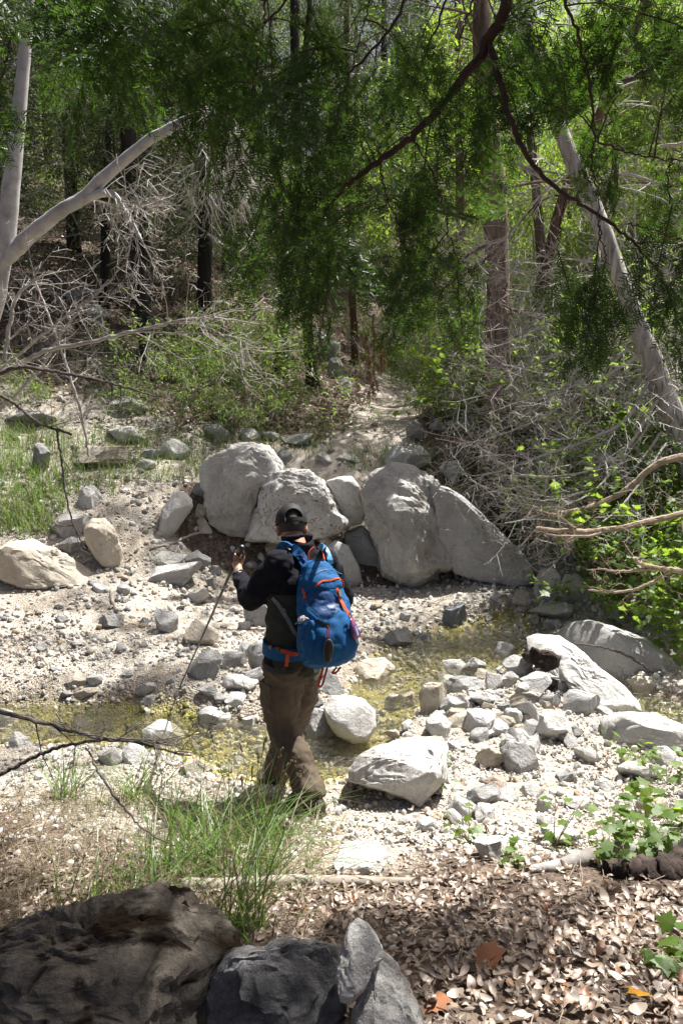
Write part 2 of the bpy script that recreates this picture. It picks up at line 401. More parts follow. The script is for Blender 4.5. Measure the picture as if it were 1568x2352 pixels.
alg = mixc(t, ramp(t, tex(t, co, 7, 5, 0.7, 0.5), [(0.38, (0, 0, 0)), (0.62, (1, 1, 1))]).outputs[0], (0.40, 0.35, 0.15), (0.22, 0.215, 0.022))
dust = mixc(t, ramp(t, tex(t, co, 9, 5), [(0.4, (0, 0, 0)), (0.65, (1, 1, 1))]).outputs[0], (0.46, 0.41, 0.35), (0.28, 0.24, 0.195))
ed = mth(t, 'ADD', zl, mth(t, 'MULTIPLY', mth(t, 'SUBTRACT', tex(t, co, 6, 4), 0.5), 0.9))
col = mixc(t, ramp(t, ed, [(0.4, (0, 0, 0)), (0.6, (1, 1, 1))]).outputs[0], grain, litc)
col = mixc(t, ramp(t, mth(t, 'ADD', zp, mth(t, 'MULTIPLY', mth(t, 'SUBTRACT', tex(t, co, 5, 4), 0.5), 0.8)), [(0.35, (0, 0, 0)), (0.7, (1, 1, 1))]).outputs[0], col, dust)
col = mixc(t, ramp(t, zs, [(0.1, (0, 0, 0)), (0.45, (.75, .75, .75))]).outputs[0], col, (0.17, 0.14, 0.095))
col = mixc(t, ramp(t, zs, [(0.5, (0, 0, 0)), (0.85, (1, 1, 1))]).outputs[0], col, alg)
h = mth(t, 'ADD', v1.outputs['Distance'], mth(t, 'MULTIPLY', tex(t, co, 30, 6), 0.6))
pbsdf(t, out, col, 0.9, bump(t, h, 0.8, 0.018), 0.2); M_GROUND = m
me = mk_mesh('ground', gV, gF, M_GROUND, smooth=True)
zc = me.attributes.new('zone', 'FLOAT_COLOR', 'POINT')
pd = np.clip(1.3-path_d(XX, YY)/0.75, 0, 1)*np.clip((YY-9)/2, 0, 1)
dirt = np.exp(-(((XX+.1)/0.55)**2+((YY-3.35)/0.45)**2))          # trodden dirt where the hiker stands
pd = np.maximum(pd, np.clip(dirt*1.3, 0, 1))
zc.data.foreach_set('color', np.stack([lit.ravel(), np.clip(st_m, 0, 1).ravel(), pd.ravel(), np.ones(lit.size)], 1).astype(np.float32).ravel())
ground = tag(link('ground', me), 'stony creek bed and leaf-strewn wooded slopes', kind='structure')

# ---------------------------------------------------------------- water
m, t, out = _nodes('creek_water'); co = coords(t)
n1 = tex(t, mapping(t, co, (1, 1, 1)), 14, 3, 0.6, 0.6); n2 = tex(t, co, 45, 2)
nr = bump(t, mth(t, 'ADD', n1, mth(t, 'MULTIPLY', n2, 0.35)), 0.7, 0.035)
tr = t.nodes.new('ShaderNodeBsdfTransparent'); tr.inputs[0].default_value = (0.95, 0.93, 0.80, 1)
gl = t.nodes.new('ShaderNodeBsdfGlossy'); gl.inputs['Roughness'].default_value = 0.06; t.links.new(nr, gl.inputs['Normal'])
fr = t.nodes.new('ShaderNodeFresnel'); fr.inputs[0].default_value = 1.33; t.links.new(nr, fr.inputs['Normal'])
mx = t.nodes.new('ShaderNodeMixShader'); t.links.new(mth(t, 'MULTIPLY', fr.outputs[0], 0.62), mx.inputs[0]); t.links.new(tr.outputs[0], mx.inputs[1]); t.links.new(gl.outputs[0], mx.inputs[2]); t.links.new(mx.outputs[0], out.inputs[0])
M_WATER = m
for L, nm in ((ST1, 'shallow clear creek running over yellow-green algae'), (ST2, 'narrow side channel of the creek behind the sloping boulder')):
    T = unit(np.gradient(L[:, :2], axis=0)); Nn = np.stack([-T[:, 1], T[:, 0]], 1); zc_ = gz0(L[:, 0], L[:, 1])-0.058
    zc_ = smooth_path(zc_[::9, None], len(L))[:, 0]
    rows = [np.column_stack([L[:, :2]+Nn*(L[:, 3]*s)[:, None], zc_]) for s in np.linspace(-1.0, 1.0, 7)]
    V = np.stack(rows, 1).reshape(-1, 3); n = len(L); i = np.arange(n-1)[:, None]*7; j = np.arange(6)[None]
    F = np.stack([i+j, i+j+1, i+7+j+1, i+7+j], -1).reshape(-1, 4)
    tag(link('water', mk_mesh('water', V, F, M_WATER, smooth=True)), nm, kind='structure')
# trail beyond the boulders
T = unit(np.gradient(PATHL[:, :2], axis=0)); Nn = np.stack([-T[:, 1], T[:, 0]], 1); rg = RNG(5); V = []
for q in range(len(PATHL)):
    for s in np.linspace(-1, 1, 9):
        wv = (0.5+0.25*np.exp(-((PATHL[q, 1]-15.5)/3)**2))*(1+0.3*mnoise.noise(Vector((q*0.35, np.sign(s)*3, 0)))+0.15*rg.normal()*(abs(s) > .9)); xy = PATHL[q, :2]+Nn[q]*s*wv
        V.append((*xy, 0))
V = np.array(V); _pn = np.stack([V[:, 0], V[:, 1], np.zeros(len(V))], 1)
_a = np.clip((V[:, 1]-9)/8, 0, 1)*np.clip(path_d(V[:, 0], V[:, 1])-0.3, 0, 1)
V[:, 2] = gz(V[:, 0], V[:, 1])+0.03*fbm(_pn*0.9, 1.0, 4)*(0.4+2.6*_a)+0.012*fbm(_pn*5.0+7, 0.9, 3)*(1+2*_a)+0.012
i = np.arange(len(PATHL)-1)[:, None]*9; j = np.arange(8)[None]
M_PATH = m_plain('trail_dust', (0.50, 0.45, 0.385), (0.33, 0.28, 0.235), 5, 0.95, 40, 0.7, 0.02)
tag(link('path', mk_mesh('path', V, np.stack([i+j, i+j+1, i+9+j+1, i+9+j], -1).reshape(-1, 4), M_PATH, smooth=True)), 'dusty footpath climbing away behind the boulders', kind='structure')

# ---------------------------------------------------------------- rocks
M_GRAN = m_rock('granite_pale', (0.46, 0.45, 0.43), (0.66, 0.65, 0.62), stain=(0.30, 0.25, 0.18), stain_amt=0.45, speck=0.3)
M_PIT = m_rock('granite_pitted', (0.33, 0.32, 0.30), (0.62, 0.61, 0.58), stain=(0.26, 0.21, 0.145), stain_amt=0.7, speck=0.55, pits=.55)
M_PIT2 = m_rock('granite_deep_pitted', (0.36, 0.35, 0.33), (0.62, 0.61, 0.585), stain=(0.26, 0.21, 0.145), stain_amt=0.5, speck=0.5, pits=.30)
M_GREY = m_rock('granite_grey', (0.31, 0.308, 0.30), (0.48, 0.475, 0.46), stain=(0.24, 0.20, 0.15), stain_amt=0.4, speck=0.45)
M_TAN = m_rock('granite_tan', (0.42, 0.365, 0.285), (0.58, 0.54, 0.46), stain=(0.30, 0.19, 0.10), stain_amt=0.55, speck=0.3)
M_BLUE = m_rock('stone_bluegrey', (0.16, 0.175, 0.19), (0.30, 0.315, 0.335), stain=(0.1, 0.1, 0.1), stain_amt=0.3, speck=0.3)
M_PINK = m_rock('stone_pink', (0.42, 0.32, 0.26), (0.56, 0.45, 0.38), stain=(0.40, 0.27, 0.19), stain_amt=0.4, speck=0.25)
M_SPECK = m_rock('stone_speckled', (0.035, 0.035, 0.037), (0.30, 0.295, 0.29), stain=(0.05, 0.04, 0.03), stain_amt=0.7, speck=0.8, sc_=3.2)
M_NEAR = m_rock('granite_near', (0.33, 0.32, 0.30), (0.52, 0.505, 0.475), stain=(0.13, 0.115, 0.095), stain_amt=0.6, speck=0.55, sc_=3.0)
TONE = {'w': (M_GRAN, 'pale'), 'g': (M_GREY, 'grey'), 't': (M_TAN, 'tan'), 'b': (M_BLUE, 'blue-grey'), 'p': (M_PINK, 'pinkish'), 's': (M_SPECK, 'speckled')}

def rock_shape(seed, s=4, cuts=9, rough=0.07, lo=0.55, hi=0.9):
    v, f = ico(s); d = v.copy(); rg = RNG(seed)
    for _ in range(cuts):
        n = unit(rg.normal(size=3)); h = rg.uniform(lo, hi); pr = v@n; o = pr > h; v[o] -= ((pr-h)[o]*0.99)[:, None]*n
    if rough:
        v += d*(rough*fbm(d*1.7+seed*3.1, 1.0, 4) + 0.35*rough*fbm(d*6+seed, 0.8, 3))[:, None]
    a, b = v.min(0), v.max(0); return (v-(a+b)/2)/(b-a), f

def outline_rock(pts, Yc, dep, seed, s=5, rough=0.035, cuts=5, inpow=0.62, deppow=0.75, topcut=None):
    """closed rock whose outline towards the camera follows pts (pixels); dep = half depth in metres"""
    p = np.array(pts, float); c = np.array([(p[:, 0].min()+p[:, 0].max())/2, (p[:, 1].min()+p[:, 1].max())/2])
    k = Yc/np.dot(ray(*c), [0, 1, 0])/FPX
    q = np.column_stack([(p[:, 0]-c[0])*k, -(p[:, 1]-c[1])*k])
    C = P(c[0], c[1], Yc); vd = unit(C-CAMP); U = unit(np.cross(RGT, vd)); Rr = unit(np.cross(vd, U))
    v, f = ico(s); th = np.arctan2(v[:, 1], v[:, 0]); ct, s_ = np.cos(th), np.sin(th); Rad = np.zeros(len(v))
    q2 = np.vstack([q, q[:1]])
    for a, b in zip(q2[:-1], q2[1:]):
        e = b-a; den = ct*e[1]-s_*e[0]; den = np.where(np.abs(den) < 1e-9, 1e-9, den)
        tt = (a[0]*e[1]-a[1]*e[0])/den; uu = (a[0]*s_-a[1]*ct)/den
        ok = (uu >= -1e-6) & (uu <= 1+1e-6) & (tt > 0); Rad = np.where(ok, np.maximum(Rad, tt), Rad)
    rad = np.hypot(v[:, 0], v[:, 1]); size = np.mean(np.linalg.norm(q, axis=1))
    w = np.column_stack([ct*Rad*rad**inpow, s_*Rad*rad**inpow, dep*np.sign(v[:, 2])*np.abs(v[:, 2])**deppow])
    rg = RNG(seed)
    for _ in range(cuts):                         # flattish faces turned to the viewer
        n = unit([rg.uniform(-.7, .7), rg.uniform(-.6, .8), -1.0]); h = rg.uniform(.62, .86)
        ext = np.max(w@n); pr = w@n; o = pr > h*ext; w[o] -= ((pr-h*ext)[o]*0.8)[:, None]*n
    if topcut:                                    # one broad sunlit upper face
        n = unit([.12, .82, -.56]); ext = np.max(w@n); pr = w@n; o = pr > topcut*ext; w[o] -= ((pr-topcut*ext)[o]*.92)[:, None]*n
    nz = fbm(v*1.6+seed*1.7, 1.0, 5) + 0.28*(1-2*np.abs(fbm(v*2.6+seed*2.3, .9, 5))) - .14 + 0.4*fbm(v*7+seed, 0.7, 4)
    w += unit(w)*(nz*rough*size)[:, None]
    V = C + w[:, :1]*Rr + w[:, 1:2]*U + w[:, 2:]*vd
    return V, f, C
def rock_thing(name, label, cat, pts, Yc, dep, seed, mat, **kw):
    V, f, C = outline_rock(pts, Yc, dep, seed, **kw)
    base = np.array([C[0], C[1], V[:, 2].min()]); me = mk_mesh(name, V-base, f, mat, smooth=True)
    me.set_sharp_from_angle(angle=math.radians(30))
    return tag(link(name, me, None, tuple(base)), label, cat)

B = 'boulder'
rock_thing('boulder', 'tall pale boulder at the left end of the boulder row', B,
  [(462,1077),(480,1052),(530,1022),(580,1013),(618,1028),(652,1075),(640,1100),(600,1120),(592,1150),(585,1202),(570,1227),(540,1235),(505,1225),(485,1202),(474,1172),(467,1127)], 9.55, .55, 3, M_PIT, rough=.085, cuts=5, s=6)
rock_thing('boulder', 'pitted grey boulder with a flat top directly behind the black cap', B,
  [(600,1110),(625,1085),(665,1079),(710,1082),(742,1104),(757,1127),(776,1177),(797,1192),(800,1205),(775,1226),(745,1236),(632,1250),(566,1238),(574,1223),(590,1180)], 9.3, .5, 7, M_PIT2, rough=.075, cuts=4, s=6)
rock_thing('boulder', 'small pale boulder wedged between the pitted boulder and the largest boulder', B,
  [(748,1105),(778,1093),(808,1095),(825,1116),(838,1160),(840,1185),(828,1204),(806,1208),(787,1186),(771,1154),(757,1123)], 9.5, .3, 11, M_GRAN, rough=.05)
rock_thing('boulder', 'largest rounded grey boulder with a cracked overhanging front, right of the hiker', B,
  [(828,1130),(838,1100),(868,1078),(908,1065),(950,1073),(1000,1108),(1030,1148),(1040,1188),(1045,1222),(1061,1272),(1052,1303),(1005,1316),(965,1343),(920,1340),(878,1322),(868,1280),(850,1215),(840,1170)], 9.2, .62, 19, M_PIT, rough=.08, cuts=5, s=6)
rock_thing('boulder', 'long smooth grey slab sloping down from the largest boulder to the stream', B,
  [(985,1105),(1030,1118),(1065,1140),(1110,1183),(1160,1235),(1210,1283),(1226,1318),(1224,1345),(1180,1350),(1100,1336),(1045,1318),(1010,1250)], 8.95, .55, 23, M_GREY, rough=.045, cuts=4, s=6)
rock_thing('boulder', 'dark shaded block under the left edge of the largest boulder', B,
  [(790,1225),(830,1205),(860,1230),(874,1285),(878,1325),(850,1318),(815,1300),(795,1270)], 9.55, .4, 29, M_GREY, rough=.03)
rock_thing('boulder', 'rounded shaded boulder half hidden behind the top of the blue backpack', B,
  [(745,1255),(770,1240),(800,1255),(825,1300),(832,1340),(805,1356),(760,1350),(740,1300)], 9.0, .35, 31, M_GREY, rough=.03)
rock_thing('boulder', 'upright pale slab leaning beside the left end of the boulder row', B,
  [(363,1240),(372,1172),(400,1130),(420,1128),(441,1147),(442,1165),(405,1222),(385,1240)], 8.95, .28, 37, M_GRAN, rough=.03)
rock_thing('boulder', 'broad low cream boulder at the left edge of the creek bed', B,
  [(4,1262),(25,1245),(80,1238),(130,1262),(190,1302),(222,1325),(226,1342),(180,1345),(140,1356),(60,1352),(15,1330),(5,1300)], 7.75, .5, 41, M_TAN, rough=.06, cuts=5, topcut=.8)
rock_thing('boulder', 'tilted cream boulder just right of the broad low one on the left bank', B,
  [(195,1215),(212,1192),(240,1190),(262,1215),(279,1262),(276,1295),(258,1309),(235,1300),(215,1272),(198,1240)], 8.0, .35, 43, M_TAN, rough=.05)
rock_thing('boulder', 'long sloping white boulder with branch shadows at right of the creek', B,
  [(1214,1462),(1234,1454),(1290,1457),(1329,1489),(1374,1534),(1424,1574),(1449,1609),(1454,1629),(1409,1644),(1379,1650),(1344,1600),(1309,1584),(1284,1554),(1254,1549),(1219,1494)], 5.75, .42, 47, M_GRAN, rough=.05, s=6, topcut=.72)
rock_thing('boulder', 'huge round grey boulder behind the long sloping white one', B,
  [(1284,1454),(1314,1430),(1359,1422),(1414,1439),(1484,1469),(1534,1514),(1570,1560),(1562,1585),(1450,1585),(1374,1560),(1310,1500)], 6.7, .6, 53, M_GREY, rough=.025, cuts=2)
rock_thing('boulder', 'low white boulder at the right edge by the side channel', B,
  [(1384,1655),(1410,1640),(1450,1633),(1510,1640),(1568,1668),(1600,1700),(1590,1722),(1500,1716),(1430,1712),(1390,1690)], 4.75, .3, 59, M_GRAN, rough=.05, topcut=.75)
rock_thing('boulder', 'rounded white boulder standing in the creek right of the trouser leg', B,
  [(742,1628),(762,1600),(790,1596),(835,1606),(862,1632),(864,1670),(845,1702),(810,1706),(775,1690),(752,1660)], 4.95, .2, 61, M_GRAN, rough=.03, cuts=2, inpow=.5)
rock_thing('boulder', 'large flat white rock with a dark-veined top in the middle foreground', B,
  [(798,1768),(830,1735),(880,1712),(960,1694),(1016,1696),(1028,1724),(1022,1790),(990,1820),(962,1852),(925,1830),(860,1808),(802,1794)], 4.1, .36, 67, M_GRAN, rough=.05, cuts=2, s=6, topcut=.62)
rock_thing('boulder', 'dark upright boulder under overhanging leaves at the foot of the sloping slab', B,
  [(1228,1330),(1245,1305),(1275,1304),(1289,1325),(1285,1365),(1268,1395),(1240,1395),(1226,1365)], 8.0, .3, 71, M_GREY, rough=.03)
rock_thing('boulder', 'dark boulder with thin light streaks above the round grey boulder', B,
  [(1285,1345),(1300,1318),(1330,1320),(1355,1350),(1356,1385),(1335,1422),(1300,1412),(1282,1385)], 7.7, .35, 73, M_GREY, rough=.03)
rock_thing('boulder', 'dark blue speckled rock lying in shade at the bottom edge', 'rock',
  [(488,2245),(520,2205),(570,2190),(625,2178),(690,2172),(760,2185),(790,2215),(795,2300),(760,2370),(500,2370),(480,2300)], 1.72, .2, 79, M_SPECK, rough=.10)
rock_thing('boulder', 'upright grey stone leaning on the dark speckled rock at the bottom edge', 'rock',
  [(788,2170),(800,2140),(822,2120),(848,2130),(880,2180),(878,2200),(855,2225),(835,2262),(805,2285),(782,2282),(772,2235)], 1.62, .06, 83, M_NEAR, rough=.07)
rock_thing('boulder', 'grey rock at the bottom edge below the upright leaning stone', 'rock',
  [(850,2215),(880,2200),(915,2222),(945,2270),(965,2330),(970,2380),(800,2380),(815,2300)], 1.66, .15, 89, M_NEAR, rough=.09)

# stones read off the photograph: centre, width, height (pixels), tone
STONES = [
 (378,1433,58,58,'g'),(465,1462,80,58,'t'),(474,1534,82,66,'g'),(547,1574,80,38,'w'),(577,1556,56,36,'g'),(537,1519,62,45,'g'),(566,1500,44,42,'g'),(598,1519,50,85,'g'),(592,1414,62,72,'g'),
 (560,1440,30,26,'w'),(415,1474,22,30,'t'),(393,1322,132,48,'g'),(382,1285,80,34,'w'),(452,1289,60,45,'g'),(485,1340,24,30,'g'),(492,1312,30,26,'g'),(252,1430,56,34,'g'),(332,1430,32,22,'g'),
 (285,1357,30,26,'w'),(230,1356,42,20,'w'),(450,1374,72,32,'w'),(175,1567,48,36,'t'),(217,1565,38,30,'w'),(198,1595,64,30,'t'),(335,1585,46,32,'w'),(345,1609,32,24,'w'),(540,1612,48,34,'w'),
 (492,1654,74,40,'w'),(573,1664,34,36,'w'),(370,1694,96,56,'w'),(185,1664,46,32,'w'),(240,1671,50,26,'t'),(733,1672,74,72,'g'),(748,1565,75,60,'g'),(718,1592,26,24,'w'),(723,1622,36,32,'b'),
 (92,1520,42,24,'t'),(10,1650,44,40,'w'),(310,1742,80,40,'w'),(40,1705,60,40,'w'),(440,1770,60,34,'t'),(250,1740,60,34,'w'),
 (1044,1417,58,62,'b'),(931,1417,26,24,'w'),(914,1469,70,42,'g'),(974,1464,38,22,'g'),(1144,1372,38,30,'w'),(1204,1377,56,32,'t'),(1199,1404,40,22,'g'),(1229,1424,40,30,'t'),(1269,1437,46,28,'g'),
 (1276,1408,100,46,'g'),(854,1554,105,58,'t'),(1161,1497,54,36,'w'),(1044,1537,54,44,'w'),(1089,1537,56,50,'g'),(1189,1537,66,46,'g'),(1136,1567,44,46,'w'),(1171,1559,38,32,'w'),(1064,1574,96,38,'g'),
 (996,1604,66,78,'t'),(904,1617,40,50,'w'),(941,1610,38,42,'t'),(1044,1624,68,40,'g'),(1109,1607,60,34,'w'),(1236,1574,84,44,'g'),(1294,1579,34,42,'g'),(1264,1612,48,34,'g'),(1216,1640,46,58,'w'),
 (1279,1674,86,72,'w'),(1339,1619,84,58,'g'),(1104,1667,80,58,'w'),(1004,1674,56,62,'w'),(1064,1654,42,32,'w'),(1144,1679,48,40,'w'),(1124,1742,60,54,'t'),(1194,1747,86,68,'g'),(1137,1804,56,40,'p'),
 (1114,1834,80,44,'g'),(1059,1866,70,54,'w'),(1225,1822,50,32,'w'),(1412,1690,58,46,'g'),(1485,1578,72,40,'t'),(1530,1740,72,42,'w'),(1470,1775,100,42,'w'),(1129,1957,76,56,'w'),(1294,1928,90,34,'w'),
 (830,1990,120,46,'w'),(1114,1874,50,46,'w'),(1250,1855,38,32,'w'),(1180,1650,40,40,'w'),(1160,1630,36,30,'g'),(1350,1740,60,36,'w'),(1300,1790,50,26,'g'),(1010,1745,30,26,'w'),(905,1690,40,28,'t'),
 (92,1057,48,74,'g'),(222,1052,136,52,'t'),(283,999,80,44,'w'),(400,1034,62,50,'w'),(347,1043,48,26,'g'),(332,1068,48,26,'w'),(203,1147,54,58,'w'),(150,1210,106,55,'g'),(160,1255,70,40,'g'),
 (495,997,58,42,'g'),(572,1001,50,34,'w'),(322,1134,36,20,'t'),(457,1127,28,42,'g'),(464,1180,36,44,'t'),(460,1208,46,34,'t'),(650,1054,46,36,'g'),(620,1002,40,26,'g'),(687,1010,72,28,'g'),
 (290,934,88,48,'g'),(212,722,66,52,'g'),(190,682,90,40,'g'),(752,1056,62,24,'w'),(60,966,110,30,'g'),(953,994,40,48,'g'),(1004,977,38,26,'g'),(1074,977,58,42,'g'),(939,1055,110,62,'w'),
 (1045,1080,66,44,'w'),(985,1039,26,22,'g'),(1176,1147,76,66,'g'),(1075,1142,46,32,'g'),(1112,1152,42,42,'g'),(800,1052,52,22,'w'),(1490,1330,60,44,'t'),(1395,1355,60,56,'t'),(1420,1420,40,50,'g'),
 (752,800,56,60,'g'),(772,850,40,56,'g'),(790,880,44,30,'g'),(735,770,44,36,'g'),(540,1160,30,20,'g'),(640,1265,60,44,'t'),(700,1275,50,34,'t'),(1330,1850,60,30,'w'),(1390,1810,44,26,'w'),(980,1900,50,28,'w')]
TPL = [rock_shape(100+k, 4, 20, 0.06, .42, .8) for k in range(12)] + [rock_shape(200+k, 4, 8, 0.06, .6, .92) for k in range(4)]
_tm = {}
def tpl_mesh(k, tone):
    if (k, tone) not in _tm: _tm[(k, tone)] = mk_mesh('stone', TPL[k][0], TPL[k][1], TONE[tone][0], smooth=True); _tm[(k, tone)].set_sharp_from_angle(angle=math.radians(24))
    return _tm[(k, tone)]
def zone_of(x, y):
    if y < 900: return 'on the dark wooded slope'
    if y < 1110: return 'on the bank beyond the boulder row' if x < 800 else 'beside the trail beyond the boulders'
    if x < 330 and y < 1290: return 'on the grassy left bank'
    if y < 1480 and x < 660: return 'in the dry wash left of the hiker'
    if y < 1480 and x < 1150: return 'in the gravel under the boulder row'
    if y < 1480: return 'among the dark boulders at right'
    if x < 660: return 'along the creek left of the hiker'
    if x < 880: return 'close by the hiker\'s legs'
    if y < 1720: return 'in the sunlit stone pile right of the creek'
    return 'on the sunny gravel at lower right'
ORD = ['first', 'second', 'third', 'fourth', 'fifth', 'sixth', 'seventh', 'eighth', 'ninth', 'tenth', 'eleventh', 'twelfth', 'thirteenth', 'fourteenth', 'fifteenth', 'sixteenth']
stones = []; rg = RNG(77); SPOTS = []
for x, y, w, h_, tn in STONES:
    g = G(x, min(y+h_*0.36, 2340)); k = np.linalg.norm(g-CAMP)/np.linalg.norm(ray(x, y))/FPX
    W, H = w*k, h_*k*1.12; D = W*rg.uniform(.7, .95)
    ti = 12+int(rg.integers(4)) if (tn in 'w' and rg.random() < .25) else int(rg.integers(12))
    o = link('stone', tpl_mesh(ti, tn)); o.scale = (W*1.06, D, H*1.05); o.rotation_euler = (rg.normal()*.12, rg.normal()*.16, rg.choice([0, math.pi])+rg.normal()*.25)
    o.location = (g[0], g[1]+D*0.25, g[2]+H*0.26)
    SPOTS.append((g[0], g[1]+D*.25, max(W, D)*.5))
    sz = 'big' if W > .38 else ('small' if W < .16 else 'medium'); shape = 'flat' if w > 1.9*h_ else ('upright' if h_ > 1.05*w else 'angular')
    stones.append([o, x, (sz, TONE[tn][1], shape, zone_of(x, y))])
from collections import defaultdict
_grp = defaultdict(list)
for o, x, key in stones: _grp[key].append((x, o))
for (sz, cl, shp, zn), L in _grp.items():
    L.sort(key=lambda q: q[0])
    for k, (x, o) in enumerate(L):
        lab = f'{sz} {cl} {shp} stone {zn}'
        if len(L) > 1: lab += f', {ORD[k]} from left'
        tag(o, lab, 'stone', 'stones of the creek and its banks')
# loose small stones of the creek bed, one by one
BZ = [((0,1380,640,1620), 55), ((640,1350,1280,1560), 45), ((880,1600,1560,1900), 50), ((40,1620,640,1800), 15), ((985,1545,1340,1720), 75), ((20,1250,470,1400), 28)]
zlab = ['small loose stone on the bright gravel left of the hiker', 'small loose stone on the shaded gravel under the boulders', 'small loose stone on the sunlit gravel bar at lower right', 'small loose stone in the creek margin left of the legs', 'small loose stone wedged in the sunlit stone pile beside the long sloping boulder', 'small loose stone on the bank between the cream boulders and the boulder row']
for (x0, y0, x1, y1), n, lb in [(b[0], b[1], l) for b, l in zip(BZ, zlab)]:
    for q in range(n):
        x, y = rg.uniform(x0, x1), rg.uniform(y0, y1); g = G(x, y)
        if any((g[0]-a)**2+(g[1]-b)**2 < (r*(.5 if 'pile' in lb else .8))**2 for a, b, r in SPOTS): continue
        s = rg.uniform(.04, .10)*(1 if rg.random() < .8 else 1.5)*(1.25 if 'pile' in lb else 1); tn = rg.choice(list('wwwwggtt')) if y > 1450 else rg.choice(list('gggwtb'))
        o = link('stone', tpl_mesh(int(rg.integers(16)), tn)); o.scale = (s*rg.uniform(.9, 1.5), s*rg.uniform(.8, 1.2), s*rg.uniform(.5, .95))
        o.rotation_euler = (rg.normal()*.3, rg.normal()*.3, rg.uniform(0, 6.28)); o.location = (g[0], g[1], g[2]+s*0.22)
        tag(o, lb, 'stone', 'small stones: '+lb[18:])

# gravel: too many to count
m, t, out = _nodes('gravel'); tn = attr(t, 'tint'); co = coords(t)
col = ramp(t, tn, [(0.0, (0.17, 0.165, 0.165)), (0.3, (0.40, 0.38, 0.345)), (0.6, (0.57, 0.54, 0.48)), (0.85, (0.64, 0.62, 0.58)), (1.0, (0.40, 0.29, 0.19))]).outputs[0]
col = mixc(t, mth(t, 'MULTIPLY', tex(t, co, 120, 3), 0.35), col, (0.2, 0.19, 0.175)); pbsdf(t, out, col, 0.88, bump(t, tex(t, co, 60, 4), 0.4, 0.005), 0.25)
M_GRAVEL = m
rg = RNG(9)
GT = [rock_shape(300+k, 1, 0, 0.0) for k in range(1)] + [rock_shape(310+k, 2, 8, 0.06) for k in range(5)]
def gravel_patch(n, x0, x1, y0, y1, smin, smax, tsel, keep):
    xs = rg.uniform(x0, x1, n); ys = rg.uniform(y0, y1, n); k = keep(xs, ys); xs, ys = xs[k], ys[k]; n = len(xs)
    s = smin*(smax/smin)**(rg.random(n)**2.2); R = basis(rg.normal(size=(n, 3)), rg.uniform(0, 6.28, n))
    Sz = s[:, None]*rg.uniform(.6, 1.25, (n, 3)); pos = np.column_stack([xs, ys, gz(xs, ys)+s*.18]); out = []
    sel = rg.integers(0, len(tsel), n)
    for q, ti in enumerate(tsel):
        i = np.where(sel == q)[0]; V, F = scatter(GT[ti][0], GT[ti][1], R[i], Sz[i], pos[i])
        out.append((V, F, np.repeat(np.clip(rg.normal(.52, .25, len(i)), 0, 1), len(GT[ti][0]))))
    return out
def is_gravel(x, y):
    e = 3.35+0.16*x-0.55*np.clip(x, 0, 1.2)+0.25*np.clip(-x-.3, 0, 2)
    sand = (x < -.2) & (y > 5.3) & (rg.random(len(x)) < .25)
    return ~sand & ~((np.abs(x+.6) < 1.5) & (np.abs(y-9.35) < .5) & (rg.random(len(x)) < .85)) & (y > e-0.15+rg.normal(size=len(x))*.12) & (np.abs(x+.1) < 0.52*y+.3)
pieces = gravel_patch(17000, -3.5, 3.6, 3.0, 6.6, .012, .05, [1, 2, 3, 4, 5], is_gravel)
pieces += gravel_patch(9000, -4.6, 4.2, 6.0, 9.4, .02, .075, [1, 2, 3, 4, 5], is_gravel)
pieces += gravel_patch(26000, -3.2, 3.2, 3.0, 6.5, .008, .018, [0], is_gravel)
pieces += gravel_patch(1200, -5.5, 4.0, 9.0, 12.5, .03, .11, [1, 2, 3, 4, 5], lambda x, y: (np.abs(x) < .5*y))
V, F = merge([(a, b) for a, b, c in pieces])
tag(link('gravel', mk_mesh('gravel', V, F, M_GRAVEL, np.concatenate([c for a, b, c in pieces]), smooth=False)), 'pale gravel and pebbles covering the creek bed', 'gravel', kind='stuff')

# algae-stained pebbles on the stream bed
pb_ = gravel_patch(9000, -3.4, 3.4, 4.0, 8.2, .018, .06, [1, 2, 3, 4, 5], lambda x, y: (stream_d(x, y) < 1.0+rg.normal(size=len(x))*.12))
m, t, out = _nodes('algae_pebble'); tn = attr(t, 'tint'); co = coords(t)
col = ramp(t, mth(t, 'ADD', tn, mth(t, 'MULTIPLY', mth(t, 'SUBTRACT', tex(t, co, 3.2, 4), .5), 1.3)), [(0.1, (0.09, 0.095, 0.025)), (0.35, (0.24, 0.225, 0.035)), (0.6, (0.37, 0.32, 0.14)), (0.85, (0.46, 0.42, 0.32))]).outputs[0]
pbsdf(t, out, col, 0.5, bump(t, tex(t, co, 60, 4), 0.4, 0.005), 0.4)
V, F = merge([(a, b) for a, b, c in pb_])
tag(link('stream_pebbles', mk_mesh('stream_pebbles', V, F, m, np.concatenate([c for a, b, c in pb_]), smooth=False)), 'yellow-green algae-stained pebbles on the stream bed', 'pebbles', kind='stuff')
